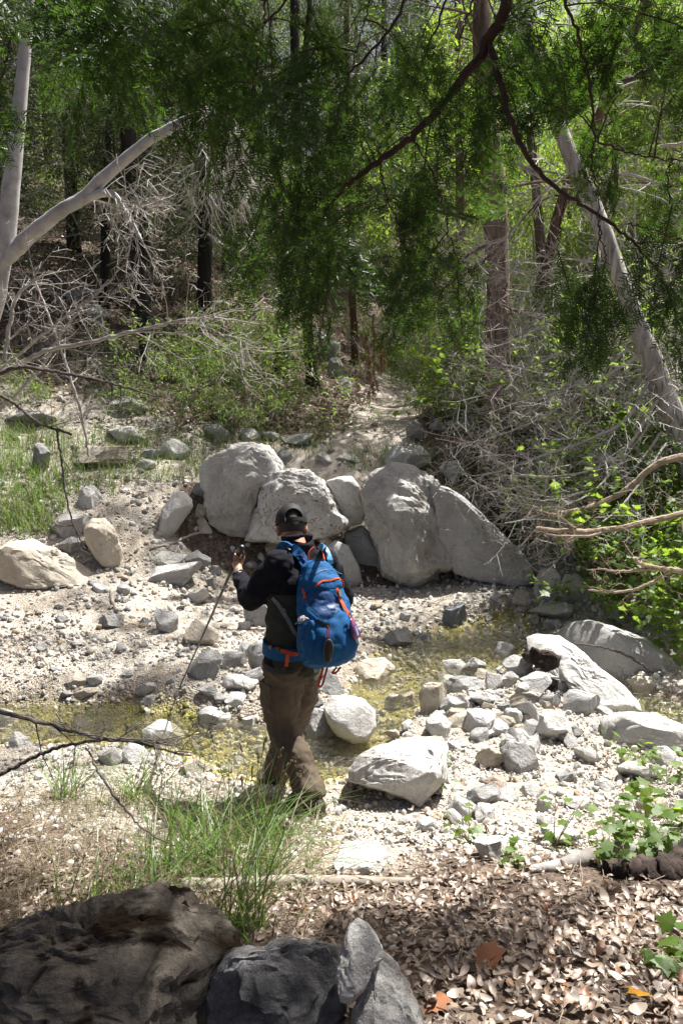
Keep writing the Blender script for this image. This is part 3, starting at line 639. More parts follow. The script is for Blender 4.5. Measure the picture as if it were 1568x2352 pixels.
# ---------------------------------------------------------------- trees
M_ALDER = m_bark('bark_alder', (0.33, 0.325, 0.32), (0.50, 0.49, 0.48), (0.25, 0.24, 0.23), 9, 2.2, .5, .012, .8)
M_DARKB = m_bark('bark_dark', (0.022, 0.019, 0.017), (0.055, 0.047, 0.04), (0.035, 0.03, 0.026), 3, 9, .8, .03)
M_CEDAR = m_bark('bark_cedar', (0.085, 0.062, 0.047), (0.25, 0.19, 0.15), (0.15, 0.115, 0.095), 2.5, 16, 1.0, .03)
M_PALEB = m_bark('bark_pale', (0.15, 0.13, 0.115), (0.54, 0.515, 0.49), (0.38, 0.34, 0.31), 2.5, 16, 1.0, .04)
M_TWIG = m_plain('twig_grey', (0.46, 0.44, 0.41), (0.30, 0.275, 0.25), 12, .8)
M_TWIGL = m_plain('twig_grey_shaded', (0.24, 0.22, 0.20), (0.15, 0.13, 0.115), 12, .85)  # darker copy of the grey twig; left-slope shade put into its colour
M_TWIGD = m_plain('twig_dark', (0.062, 0.050, 0.045), (0.10, 0.082, 0.075), 12, .8)
M_TWIGT = m_plain('twig_tan', (0.36, 0.30, 0.235), (0.23, 0.165, 0.115), 9, .8)
M_REDB = m_bark('bark_red', (0.07, 0.045, 0.033), (0.16, 0.10, 0.072), (0.10, 0.07, 0.055), 3, 9, .8, .03)
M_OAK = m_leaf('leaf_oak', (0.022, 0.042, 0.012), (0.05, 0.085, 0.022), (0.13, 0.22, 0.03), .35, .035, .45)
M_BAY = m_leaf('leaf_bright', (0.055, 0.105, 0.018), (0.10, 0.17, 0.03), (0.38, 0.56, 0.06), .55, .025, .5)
M_MAPLE = m_leaf('leaf_maple', (0.05, 0.10, 0.016), (0.10, 0.17, 0.028), (0.34, 0.52, 0.05), .5, .025, .5)
M_SHRUB = m_leaf('leaf_shrub', (0.045, 0.095, 0.02), (0.09, 0.165, 0.035), (0.30, 0.46, 0.07), .45, .03, .5)
M_CONIF = m_leaf('needle_back', (0.016, 0.034, 0.012), (0.035, 0.062, 0.02), (0.06, 0.10, 0.02), .25, .03, .5)

def grow(p, d, L, r, lv, rg, nseg=5, curl=.25, grav=-.02, nch=(5, 5, 4), ratio=.55, spread=.9, out=None, r_end=.35):
    if out is None: out = []
    pts = [np.asarray(p, float)]; d = unit(d)
    for i in range(nseg):
        d = unit(d+rg.normal(size=3)*curl*(L/nseg)**.3*.6+np.array([0, 0, grav])); pts.append(pts[-1]+d*L/nseg)
    pts = np.array(pts); rad = r*np.linspace(1, r_end, nseg+1); out.append((pts, rad, lv))
    if lv < len(nch):
        for q in range(nch[lv]):
            f = rg.uniform(.25, 1.0)*nseg; i = min(int(f), nseg-1); bp = pts[i]+(pts[i+1]-pts[i])*(f-i)
            t_ = unit(pts[i+1]-pts[i]); s = unit(np.cross(t_, rg.normal(size=3))); nd = unit(t_*(1-spread*.5)+s*spread)
            grow(bp, nd, L*ratio*rg.uniform(.6, 1.2), max(rad[i]*.55, .0012), lv+1, rg, max(2, nseg-1), curl, grav, nch, ratio, spread, out, r_end)
    return out
def twigs(br, sides=(7, 5, 3, 3), minr=0.0):
    return merge([tube(p, np.maximum(r, minr), sides[min(l, len(sides)-1)], cap=False) for p, r, l in br])

LEAF4 = (np.array([[0, 0, 0], [.5, .22, .04], [1, 0, -.05], [.5, -.22, .04]]), np.array([[0, 1, 2], [0, 2, 3]]))
LEAFL = (np.array([[0, 0, 0], [.35, .11, .03], [.75, .09, .0], [1, 0, -.08], [.75, -.09, 0], [.35, -.11, .03]]), np.array([[0, 1, 5], [1, 2, 4], [1, 4, 5], [2, 3, 4]]))
_mp = [(0, 0), (.10, .22), (.02, .42), (.25, .34), (.38, .62), (.52, .34), (.62, .36), (.66, .16), (1, 0), (.66, -.16), (.62, -.36), (.52, -.34), (.38, -.62), (.25, -.34), (.02, -.42), (.10, -.22)]
LEAFM = (np.array([[a, b, -.12*abs(b)-.06*a*a] for a, b in _mp]), np.array([[0, i, i+1] for i in range(1, 15)]))
def leaves_on(br, lv, per_m, size, rg, tmpl, jitter=.04, up=.6, minper=1):
    pos, dr = [], []
    for p, r, l in br:
        if l < lv: continue
        Ls = np.linalg.norm(np.diff(p, axis=0), axis=1).sum(); n = max(minper, rg.poisson(Ls*per_m)); f = rg.uniform(.15, 1, n)*(len(p)-1)
        i = np.minimum(f.astype(int), len(p)-2); q = p[i]+(p[i+1]-p[i])*(f-i)[:, None]; pos.append(q+rg.normal(size=q.shape)*jitter)
        t_ = unit(p[i+1]-p[i]); dr.append(t_*.7+rg.normal(size=q.shape)*.6)
    pos = np.concatenate(pos); dr = np.concatenate(dr); dr[:, 2] -= .15
    n = len(pos); R = basis(dr, rg.normal(size=n)*(1.4-up)); S = size*rg.uniform(.6, 1.25, n)
    V, F = scatter(tmpl[0], tmpl[1], R, S, pos)
    return V, F, np.repeat(rg.random(n), len(tmpl[0]))
def plant_mesh(name, br, lv, per_m, size, rg, tmpl, mleaf, mwood, minr=0., **kw):
    V1, F1 = twigs(br, minr=minr); V2, F2, tn = leaves_on(br, lv, per_m, size, rg, tmpl, **kw)
    V, F = merge([(V1, F1), (V2, F2)]); n1 = sum(len(f) for f in F1)
    mi = np.concatenate([np.ones(n1, int), np.zeros(len(F2), int)])
    return mk_mesh(name, V, F, [mleaf, mwood], np.concatenate([np.zeros(len(V1)), tn]), mi)

def clump(seed, kind):
    rg = RNG(seed); br = []
    for q in range(5):
        d = rg.normal(size=3); d[2] = abs(d[2])*.6-.15
        if kind == 'oak': grow((0, 0, 0), d, 1.5, .018, 0, rg, 5, .35, 0, (7, 6), .5, .8, br)
        elif kind == 'bay': grow((0, 0, 0), d, 1.7, .016, 0, rg, 5, .25, .03, (7, 5), .48, .7, br)
        elif kind == 'con': d[2] *= .2; grow((0, 0, 0), d, 1.6, .018, 0, rg, 5, .12, -.06, (9, 6), .42, .8, br)
    if kind == 'oak': return plant_mesh('crown', br, 1, 26, .062, rg, LEAF4, M_OAK, M_TWIG, up=.3, jitter=.06)
    if kind == 'bay': return plant_mesh('crown', br, 1, 20, .10, rg, LEAFL, M_BAY, M_TWIG, up=.5, jitter=.05)
    return plant_mesh('crown', br, 1, 55, .06, rg, (LEAF4[0]*np.array([1, .55, 1]), LEAF4[1]), M_CONIF, M_TWIGD, up=.7, jitter=.015)
CL = {k: [clump(s*7+hash_, k) for s in range(3)] for k, hash_ in (('oak', 400), ('bay', 500), ('con', 600))}
def thicket(seed, L, n, nch, r=.010, mat=None, grav=-.03, curl=.3):
    rg = RNG(seed); br = []
    for q in range(n):
        d = rg.normal(size=3); d[2] = abs(d[2])*.9+.25
        grow((rg.normal()*.12, rg.normal()*.12, 0), d, L*rg.uniform(.6, 1.1), r, 0, rg, 7, curl, grav, nch, .5, .8, br)
    V, F = twigs(br, minr=.0034); return mk_mesh('twigs', V, F, mat or M_TWIG)
TH = [thicket(700+k, 1.7, 6, (7, 6, 3)) for k in range(3)]

def crowns(root, spots, kind, seed, smin=.8, smax=1.25):
    rg = RNG(seed)
    for p in spots:
        o = link('crown', CL[kind][int(rg.integers(3))], root); o.location = Vector(p)-root.location
        s = rg.uniform(smin, smax); o.scale = (s, s, s*rg.uniform(.8, 1.1)); o.rotation_euler = (rg.normal()*.3, rg.normal()*.3, rg.uniform(0, 6.28))
def px_path(pp, n=24, jit=0.0, seed=0):
    """(x, y, Y, width) in pixels -> world path, radii"""
    q = np.array([[*P(a, b, c), w*c/FPX/2] for a, b, c, w in pp]); s = smooth_path(q, n)
    p = s[:, :3]
    if jit: p = p+RNG(seed).normal(size=p.shape)*jit
    return p, s[:, 3]
def to_ground(pp):
    """extend a pixel path's first point straight down to the ground"""
    x, y, Y, w = pp[0]; p = P(x, y, Y); z = float(gz(p[0], p[1])); d = ray(x, y)
    return pp

def trunk_tree(name, label, pp, mat, kind=None, spots=(), seed=0, sides=14, rough=.05, flare=1.35, n=40, cat='tree', group=None, nb=0):
    p, r = px_path(pp, n, .004, seed); b = p[0].copy(); gb = float(gz(b[0], b[1]))
    if b[2] > gb-.15:
        p = np.vstack([[b[0], b[1], gb-.2], p]); r = np.concatenate([[r[0]*flare], r]); r[1] *= (1+flare)/2
    root = thing(name, label, cat, (b[0], b[1], gb), group)
    V, F = tube(p, r, sides, rough=rough, seed=seed); part('trunk', mk_mesh('trunk', V, F, mat, smooth=True), root)
    rg = RNG(seed+1)
    for q in range(nb):                                        # bare stub branches along the trunk
        i = int(rg.integers(4, len(p)-2)); d = rg.normal(size=3)*[1, .6, .3]; br = grow(p[i], d, rg.uniform(.7, 1.8), r[i]*.18, 0, rg, 6, .3, -.02, (5, 3), .5, .8)
        V, F = twigs(br, minr=.002); part('branch', mk_mesh('branch', V, F, mat), root)
    if kind: crowns(root, spots, kind, seed+2)
    return root

def above(x, Y, z0, z1, n, sp, seed):
    rg = RNG(seed); return [(x+rg.normal()*sp, Y+rg.normal()*sp*.7, rg.uniform(z0, z1)) for _ in range(n)]

# pale alder at the left edge with the long bare limb
p0 = P(-150, 1235, 6.2)
al = thing('alder_tree', 'smooth grey tree leaning along the left edge, with a long bare limb reaching right', 'tree', (p0[0], p0[1], float(gz(p0[0], p0[1]))))
p, r = px_path([(-150,1260,6.2,69),(-90,980,6.15,55),(-25,740,6.1,45),(8,590,6.05,41),(28,420,6.0,36),(48,220,6.0,28),(62,60,6.0,23),(70,-120,6.0,21),(60,-420,6.0,15),(75,-700,6.1,9)], 60, .003, 3)
V, F = tube(p, r, 16, rough=.025, seed=3); part('trunk', mk_mesh('trunk', V, F, M_ALDER, smooth=True), al)
p, r = px_path([(8,605,6.05,28),(45,565,6.0,33),(100,515,5.95,31),(150,478,5.9,29),(190,455,5.9,27),(250,398,5.85,25),(335,328,5.8,22),(400,290,5.8,20),(440,270,5.8,16),(492,252,5.8,9)], 40, .003, 4)
V, F = tube(p, r, 14, rough=.03, seed=4); part('limb', mk_mesh('limb', V, F, M_ALDER, smooth=True), al); limb = p
p, r = px_path([(185,462,5.9,22),(235,443,5.85,18),(268,452,5.8,13),(300,505,5.75,9),(330,560,5.7,5)], 24, .004, 5)
V, F = tube(p, r, 10, rough=.03, seed=5); part('limb', mk_mesh('limb', V, F, M_ALDER, smooth=True), al); limb2 = p
rg = RNG(21); br = []
for q in range(16):
    i = int(rg.integers(6, 24)); grow(limb2[i], [rg.uniform(-.1, 1), rg.normal()*.5, rg.uniform(-.9, .5)], rg.uniform(.3, .62), .006, 0, rg, 6, .5, -.05, (6, 4), .5, .9, br)
V, F = twigs(br, minr=.0022); part('twigs', mk_mesh('twigs', V, F, M_TWIG), al)
br = []
for q in range(26):
    grow(limb[-1]+rg.normal(size=3)*.05, [rg.uniform(-.2, .5), rg.normal()*.4, rg.uniform(-1.2, .15)], rg.uniform(.45, 1.0), .006, 0, rg, 7, .35, -.10, (5, 3), .45, .7, br)
for q in range(3): grow(limb[-1], [.5, 0, .6], .4, .007, 0, rg, 6, .3, 0, (3, 2), .5, .8, br)
V, F = twigs(br, minr=.0018); part('twigs', mk_mesh('twigs', V, F, M_TWIG), al)
crowns(al, above(-4.6, 6.6, 6.8, 8.4, 3, .4, 31), 'bay', 8, .6, .8)

trunk_tree('oak_tree', 'dark charred trunk behind the bare pale limb at upper left', [(348,905,13.5,46),(338,760,13.6,40),(320,600,13.7,36),(302,400,13.8,34),(286,200,13.9,30),(270,40,14,27),(258,-150,14.2,24),(250,-420,14.5,15)], M_DARKB, 'oak', above(-4.6, 14.2, 9.5, 14, 6, 1.3, 41), 41, nb=7)
trunk_tree('oak_tree', 'dark trunk left of the picture centre, half hidden by hanging dead twigs', [(462,960,15.5,36),(468,700,15.7,33),(472,450,15.8,30),(462,200,16,27),(455,-20,16.2,25),(450,-300,16.5,15)], M_DARKB, 'oak', above(-3.4, 16.5, 10, 15, 6, 1.4, 42), 42, nb=6)
trunk_tree('oak_tree', 'thin black trunk with a flared foot standing at the left of the trail', [(722,905,14.5,34),(712,820,14.5,26),(703,700,14.5,24),(693,560,14.5,23),(686,400,14.6,22),(680,200,14.7,21),(676,-50,14.8,19),(672,-300,15,12)], M_DARKB, 'oak', above(-.7, 17.2, 10.5, 15, 6, 1.2, 43), 43, nb=6)
trunk_tree('pine_tree', 'slim reddish trunk beside the trail, right of the thin black one', [(816,835,19,19),(811,700,19,17),(806,560,19,16),(800,300,19,15),(796,0,19.3,13),(794,-200,19.5,8)], M_REDB, 'con', above(.2, 19.5, 8, 16, 7, 1.2, 44), 44)
trunk_tree('cedar_tree', 'straight cedar trunk with stringy brown bark right of the trail', [(1147,1085,10.3,66),(1144,950,10.3,58),(1143,800,10.3,54),(1140,600,10.3,51),(1136,450,10.35,48),(1122,300,10.4,44),(1108,100,10.5,38),(1102,-80,10.6,32),(1098,-400,10.7,18)], M_CEDAR, 'con', above(2.4, 13.2, 9.5, 13, 5, .9, 45), 45, sides=18, rough=.09, nb=10)
trunk_tree('leaning_tree', 'thick pale trunk leaning left across the right side, its upper edge sunlit', [(1640,1240,8.0,66),(1600,1120,8.1,61),(1560,1000,8.2,57),(1500,845,8.35,48),(1440,690,8.5,41),(1382,525,8.65,37),(1322,385,8.8,34),(1262,235,8.95,28),(1215,85,9.1,25),(1188,-40,9.2,21),(1130,-320,9.5,14)], M_PALEB, 'bay', [(1.3, 8.9, 8.6), (2.4, 9.4, 9.6)], 46, sides=18, rough=.06)  # two unseen crown clumps added overhead to dapple the left wash
trunk_tree('bay_tree', 'brown trunk slanting up to the right behind the thick leaning one', [(1200,920,12.5,27),(1232,720,12.4,25),(1264,560,12.3,24),(1302,430,12.2,23),(1360,300,12.1,22),(1410,180,12,20),(1462,55,12,19),(1500,-60,12,16),(1560,-250,12,10)], M_REDB, 'bay', above(6.0, 15.0, 7.0, 10.5, 6, 1.1, 47), 47, nb=6)
trunk_tree('oak_tree', 'faint straight trunk behind the drooping fir, left of the cedar', [(1062,905,17,24),(1060,700,17,22),(1057,450,17,21),(1055,200,17,20),(1052,-40,17.2,17)], M_CEDAR, 'con', above(2.9, 17.5, 8.5, 14, 5, 1.1, 48), 48)

# trees of the middle distance, foliage low enough to be seen
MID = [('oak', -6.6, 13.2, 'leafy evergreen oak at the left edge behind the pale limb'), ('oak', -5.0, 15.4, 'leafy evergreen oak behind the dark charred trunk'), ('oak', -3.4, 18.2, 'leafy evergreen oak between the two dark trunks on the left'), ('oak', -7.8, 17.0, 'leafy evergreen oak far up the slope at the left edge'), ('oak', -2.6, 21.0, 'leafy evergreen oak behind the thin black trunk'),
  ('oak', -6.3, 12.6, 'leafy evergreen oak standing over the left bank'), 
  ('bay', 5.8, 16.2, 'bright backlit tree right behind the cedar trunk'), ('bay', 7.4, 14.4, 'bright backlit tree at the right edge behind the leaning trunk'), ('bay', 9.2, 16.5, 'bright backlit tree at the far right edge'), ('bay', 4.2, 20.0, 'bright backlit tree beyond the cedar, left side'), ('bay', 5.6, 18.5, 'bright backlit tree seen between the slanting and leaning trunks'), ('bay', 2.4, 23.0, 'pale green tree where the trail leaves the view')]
for k, (kind, x, y, lb) in enumerate(MID):
    rg = RNG(1500+k); z = float(gz(x, y)); h = rg.uniform(7, 9) if kind == 'oak' else rg.uniform(5.5, 7)
    root = thing('oak_tree' if kind == 'oak' else 'bay_tree', lb, 'tree', (x, y, z)); lean = rg.normal(size=2)*.5
    p = smooth_path(np.array([(x, y, z-.3), (x+lean[0]*.3, y+lean[1]*.3, z+h*.4), (x+lean[0], y+lean[1], z+h)]), 16)
    V, F = tube(p, np.linspace(.13, .03, 16)*rg.uniform(.8, 1.2), 9, rough=.06, seed=k); part('trunk', mk_mesh('trunk', V, F, M_DARKB if kind == 'oak' else M_CEDAR, smooth=True), root)
    crowns(root, [(x+lean[0]*f+rg.normal()*.9, y+lean[1]*f+rg.normal()*.6, z+h*f) for f in np.linspace(.22, 1.0, 11)], kind, 1600+k, .8, 1.2)
# woodland behind: one tree per spot, crowns shared
LBG = {'oak': 'dark small-leaved evergreen oak in the wood on the slope behind', 'bay': 'bright-leaved backlit tree in the wood behind on the right', 'con': 'dark background conifer in the wood on the slope behind'}
rg = RNG(88); bgpos = []
for Yr, nn in ((16, 6), (20, 8), (25, 9), (31, 10), (39, 11), (48, 12)):
    for q in range(nn):
        x = (q+.5+rg.uniform(-.35, .35))/nn*2-1; bgpos.append((x*Yr*.62, Yr+rg.uniform(-1.5, 1.5)))
for k, (x, y) in enumerate(bgpos):
    if (-.08 < x/y < .10) and y < 24: continue
    zt_ = float(gz(x, y)); hit_ = False
    for hh_ in (3, 5, 7, 9):
        dz_ = zt_+hh_-2.6; sx_, sy_ = x-dz_*SUNV.x/SUNV.z, y-dz_*SUNV.y/SUNV.z
        if abs(sx_-.95) < 1.5 and 13.5 < sy_ < 17.5: hit_ = True          # keeps the sun on the trail
    if hit_: continue
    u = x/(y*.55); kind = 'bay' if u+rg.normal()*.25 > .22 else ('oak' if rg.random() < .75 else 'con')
    z = float(gz(x, y)); h = rg.uniform(6.5, 9)+(y-16)*.1; lean = rg.normal(size=2)*.6
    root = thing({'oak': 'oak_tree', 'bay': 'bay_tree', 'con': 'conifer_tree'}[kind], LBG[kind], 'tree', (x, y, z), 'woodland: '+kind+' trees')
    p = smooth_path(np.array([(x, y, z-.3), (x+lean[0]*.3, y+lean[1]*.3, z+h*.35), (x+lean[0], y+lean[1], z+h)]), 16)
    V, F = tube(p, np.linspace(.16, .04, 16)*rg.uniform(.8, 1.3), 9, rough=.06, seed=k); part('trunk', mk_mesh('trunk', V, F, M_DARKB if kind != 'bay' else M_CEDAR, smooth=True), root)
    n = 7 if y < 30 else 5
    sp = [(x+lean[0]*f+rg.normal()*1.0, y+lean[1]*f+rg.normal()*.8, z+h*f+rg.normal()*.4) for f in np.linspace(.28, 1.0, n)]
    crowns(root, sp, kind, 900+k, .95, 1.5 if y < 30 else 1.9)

for k, (x, y, h, lb) in enumerate([(1.6, 30, 15, 'tall far conifer rising beyond the end of the trail'), (3.6, 33, 16, 'tall far conifer right of the one beyond the trail'), (-.6, 36, 15, 'tall far conifer left of the one beyond the trail'), (5.6, 37, 15, 'tall far conifer behind the slanting brown trunk')]):
    z = float(gz(x, y)); root = thing('conifer_tree', lb, 'tree', (x, y, z)); V, F = tube(np.array([(x, y, z-.3), (x+.1, y, z+h*.5), (x, y, z+h)]), [.24, .15, .03], 9); part('trunk', mk_mesh('trunk', V, F, M_DARKB, smooth=True), root)
    rgk = RNG(k+5); crowns(root, [(x+rgk.normal()*.7*(1.3-f), y+rgk.normal()*.5, z+h*f) for f in np.linspace(.2, 1, 14)], 'con' if k % 2 else 'oak', 1900+k, 1.2, 1.7)
# ---------------------------------------------------------------- shrubs, bare thickets, undergrowth
def shrub_mesh(seed, L, n, nch, per_m, size, tmpl, ml, mw, up=.5, grav=-.02, r=.006, spread=.7):
    rg = RNG(seed); br = []
    for q in range(n):
        d = rg.normal(size=3); d[2] = abs(d[2])*.8+.5
        grow((rg.normal()*.08, rg.normal()*.08, 0), d, L*rg.uniform(.6, 1.15), r, 0, rg, 7, .22, grav, nch, .5, spread, br)
    return plant_mesh('foliage', br, 0, per_m, size, rg, tmpl, ml, mw, minr=.0015, up=up)
SH_W = [shrub_mesh(810+k, 1.5, 10, (7, 3), 34, .07, LEAFL, M_SHRUB, M_TWIGT, r=.008) for k in range(2)]
SH_M = [shrub_mesh(820+k, 1.1, 9, (6, 3), 15, .085, LEAFM, M_MAPLE, M_TWIGT, up=1.0) for k in range(3)]
SH_G = [shrub_mesh(830+k, .8, 10, (6, 3), 30, .05, LEAF4, M_BAY, M_TWIG, up=.8) for k in range(2)]
SH_O = [shrub_mesh(840+k, 1.5, 8, (7, 5), 26, .045, LEAF4, M_OAK, M_TWIG, up=.4) for k in range(2)]
def put(name, label, cat, px, me, s=1.0, seed=0, group=None, pn='foliage', sink=.03, Y=None, zs=1.0, tilt=(0, 0)):
    rg = RNG(seed*13+5); g = G(*px) if Y is None else np.array([P(px[0], px[1], Y)[0], Y, 0])
    if Y is not None: g[2] = float(gz(g[0], g[1]))
    root = thing(name, label, cat, (g[0], g[1], g[2]-sink), group)
    o = link(pn, me, root); o.scale = (s, s, s*zs); o.rotation_euler = (tilt[0], tilt[1], rg.uniform(0, 6.28)); return root
# willow-like shrubs on the far left bank
put('willow_shrub', 'light green leafy shrub arching over the bank behind the tall pale boulder', 'shrub', (560,985), SH_W[0], 1.25, 1)
put('willow_shrub', 'light green shrub with long bare stems left of the arching one', 'shrub', (400,985), SH_W[1], 1.05, 2)
put('willow_shrub', 'bright leafy shrub at the foot of the thin black trunk', 'shrub', (650,955), SH_G[1], .6, 3)
put('willow_shrub', 'fresh green shrub just right of the arching shrub, short of the black trunk', 'shrub', (575,925), SH_W[0], 1.0, 31)
put('willow_shrub', 'fresh green shrub higher on the slope left of the thin black trunk', 'shrub', (500,880), SH_W[1], 1.2, 32)
put('willow_shrub', 'shaded leafy shrub on the slope above the grassy left bank', 'shrub', (250,935), SH_O[0], .7, 4)
put('willow_shrub', 'low leafy shrub among dead twigs at the left edge of the slope', 'shrub', (70,930), SH_G[0], .95, 5)
put('green_bush', 'bright green low bush at the right edge of the trail, nearer one', 'shrub', (1030,955), SH_G[0], .9, 6)
put('green_bush', 'bright green low bush along the trail further up, under the fir tips', 'shrub', (960,865), SH_G[1], 1.9, 7, Y=17.5)
put('green_bush', 'small green bush beside the trail where it bends out of sight', 'shrub', (900,830), SH_G[0], 1.9, 8, Y=21)
put('green_bush', 'green bush left of the cedar foot', 'shrub', (1080,965), SH_G[1], 1.0, 9)
# maple thicket on the right bank
for k, (x, y, s, lb) in enumerate([(1270,1165,1.15,'bright maple shrub right of the cedar foot'),(1360,1200,1.25,'bright maple shrub in the middle of the right-hand thicket'),(1470,1215,1.25,'maple shrub below the leaning trunk'),
      (1560,1240,1.3,'maple shrub at the right picture edge under the leaning trunk'),(1430,1330,1.0,'maple shrub hanging over the dark boulders at right'),(1530,1390,1.0,'maple shrub at the right edge above the round grey boulder'),
      (1570,1480,.8,'small maple shrub at the right edge beside the round grey boulder'),(1200,1120,.85,'maple shrub touching the right side of the cedar trunk'),(1300,1260,.75,'low maple shrub above the foot of the sloping slab')]):
    put('maple_shrub', lb, 'shrub', (x, y), SH_M[k % 3], s, 20+k, 'maple shrubs of the right bank')
for k, (x, y, s, lb) in enumerate([(1400,1130,1.1,'dark leafy shrub deep in the right-hand thicket'),(1540,1120,1.2,'dark leafy shrub behind the leaning trunk at right'),(1260,1060,1.0,'dark leafy shrub behind the maple next to the cedar')]):
    put('oak_shrub', lb, 'shrub', (x, y), SH_O[k % 2], s, 40+k)
THL = [thicket(720+k, 1.7, 5, (6, 5, 2), mat=M_TWIGL) for k in range(3)]
for k, (x, y, s, me, lb) in enumerate([(1085,945,1.3,SH_W[0],'leafy green shrub left of the cedar beside the trail'), (1200,985,1.3,SH_M[0],'sunlit maple shrub behind the cedar foot'), (1270,960,1.5,SH_W[1],'leafy shrub between the cedar and the leaning trunk'), (1370,985,1.5,SH_M[1],'maple shrub behind the sheaf of bare branches'), (1110,905,1.7,SH_G[1],'bright bush higher up behind the cedar, left side'), (1480,1000,1.4,SH_W[0],'leafy shrub close behind the leaning trunk')]):
    put('leafy_shrub', lb, 'shrub', (x, y), me, s, 140+k)
# bare grey brush
BARE = [(1230,1040,1.0),(1330,1050,1.15),(1440,1080,1.2),(1540,1090,1.2),(1290,930,1.5),(1400,940,1.5),(1520,960,1.5),(1020,905,1.3),(1100,900,1.4),(1240,860,1.9),(1380,860,2.0),(1500,870,2.0),
        (60,880,1.0),(250,840,1.0),(100,760,1.3),(520,880,.8),(480,740,1.4),(380,640,1.9),(520,640,1.9),(1180,1220,.7),(1000,870,2.2),(1230,900,2.2),(1320,880,2.2),(1450,900,2.2),(1560,900,2.3),(1350,1270,.8),(1470,1300,.8)]
for k, (x, y, s) in enumerate(BARE):
    right = x > 900
    put('bare_brush', 'leafless grey brush tangled in the thicket right of the trail' if right else 'leafless grey brush on the dim slope left of the trail', 'brush', (x, y), (TH if right else THL)[k % 3], s, 60+k, 'bare brush right of the trail' if right else 'bare brush on the left slope', 'twigs')
# understory filling the slopes
rg = RNG(55); kk = 0
for Yr, nn in ((13.5, 7), (17, 8), (22, 9), (28, 10), (36, 10)):
    for q in range(nn):
        x = ((q+.5+rg.uniform(-.4, .4))/nn*2-1)*Yr*.56; y = Yr+rg.uniform(-1.2, 1.2)
        if path_d(np.array([x]), np.array([y]))[0] < 1.3 or (x < 0 and y < 16.5) or (y < 23 and -.07 < x/y < .085): continue
        right = x > 1.0; me = (SH_O, SH_W, SH_M, SH_O)[int(rg.integers(4)) if right else 0 if rg.random() < .6 else 1]
        me = me[int(rg.integers(len(me)))]; z = float(gz(x, y)); s = rg.uniform(1.1, 1.7)*(1+(y-13)*.03)
        root = thing('understory_shrub', 'leafy understory shrub in the wood right of the trail' if right else 'leafy understory shrub on the dim slope left of the trail', 'shrub', (x, y, z-.05), 'understory right of the trail' if right else 'understory left of the trail')
        o = link('foliage', me, root); o.scale = (s, s, s); o.rotation_euler = (0, 0, rg.uniform(0, 6.28)); kk += 1

# ---------------------------------------------------------------- long traced branches
def traced(name, label, cat, paths, mat, seed, nt=10, tl=(.15, .5), tr=.004, sides=8, nch=(4, 2), grav=-.02, root=None, extra=0, pn='branch', minr=.0018, tdir=None):
    rg = RNG(seed); first = P(*paths[0][0][:3])
    if root is None: root = thing(name, label, cat, first)
    for pp in paths:
        p, r = px_path(pp, 8+6*len(pp), .003, seed); parts_ = [tube(p, np.maximum(r, minr), sides, rough=.04, seed=seed)]
        br = []
        for q in range(nt):
            i = int(rg.integers(2, len(p)-1)); t_ = unit(p[min(i+1, len(p)-1)]-p[i-1]); d = t_*rg.uniform(.2, 1)+rg.normal(size=3)*[.5, .5, .5]
            if tdir is not None: d = d+np.array(tdir)
            grow(p[i], d, rg.uniform(*tl), min(tr, r[i]*.7), 0, rg, 6, .3, grav, nch, .5, .8, br)
        if br: parts_.append(twigs(br, sides=(5, 3, 3), minr=minr*.75))
        V, F = merge(parts_); part(pn, mk_mesh(pn, V, F, mat), root)
    return root
traced('dead_limb', 'long bare white limb reaching left over the maples, above the sloping slab', 'branch', [[(1700,1150,6.6,17),(1568,1180,6.6,15),(1480,1200,6.6,14),(1390,1217,6.6,13),(1310,1220,6.6,11),(1230,1213,6.6,8)],[(1390,1217,6.6,8),(1350,1232,6.55,7),(1255,1228,6.5,4)],[(1330,1222,6.6,6),(1280,1185,6.6,4),(1255,1178,6.6,3)]], M_TWIGT, 3, 6, (.1, .35))
traced('dead_limb', 'bare forked limb with upturned stub at the right edge below the long white limb', 'branch', [[(1700,1330,6.1,15),(1568,1312,6.1,13),(1510,1305,6.1,11),(1470,1295,6.1,9),(1455,1281,6.1,7)],[(1510,1305,6.1,9),(1420,1312,6.1,6),(1370,1305,6.1,4)],[(1540,1310,6.1,8),(1500,1335,6.1,8),(1450,1355,6.1,7),(1400,1360,6.1,6),(1350,1355,6.1,4)]], M_TWIGT, 4, 5, (.1, .3))
traced('dead_limb', 'stout broken brown limb slanting down left through the maples', 'branch', [[(1640,1040,7.2,19),(1520,1060,7.2,16),(1430,1130,7.2,14),(1350,1165,7.2,12),(1285,1178,7.2,9)]], M_TWIGT, 5, 10, (.2, .6))
lt = thing('dead_limb', 'sheaf of long bare branches sweeping left from the leaning trunk towards the cedar', 'branch', P(1470, 850, 8.3))
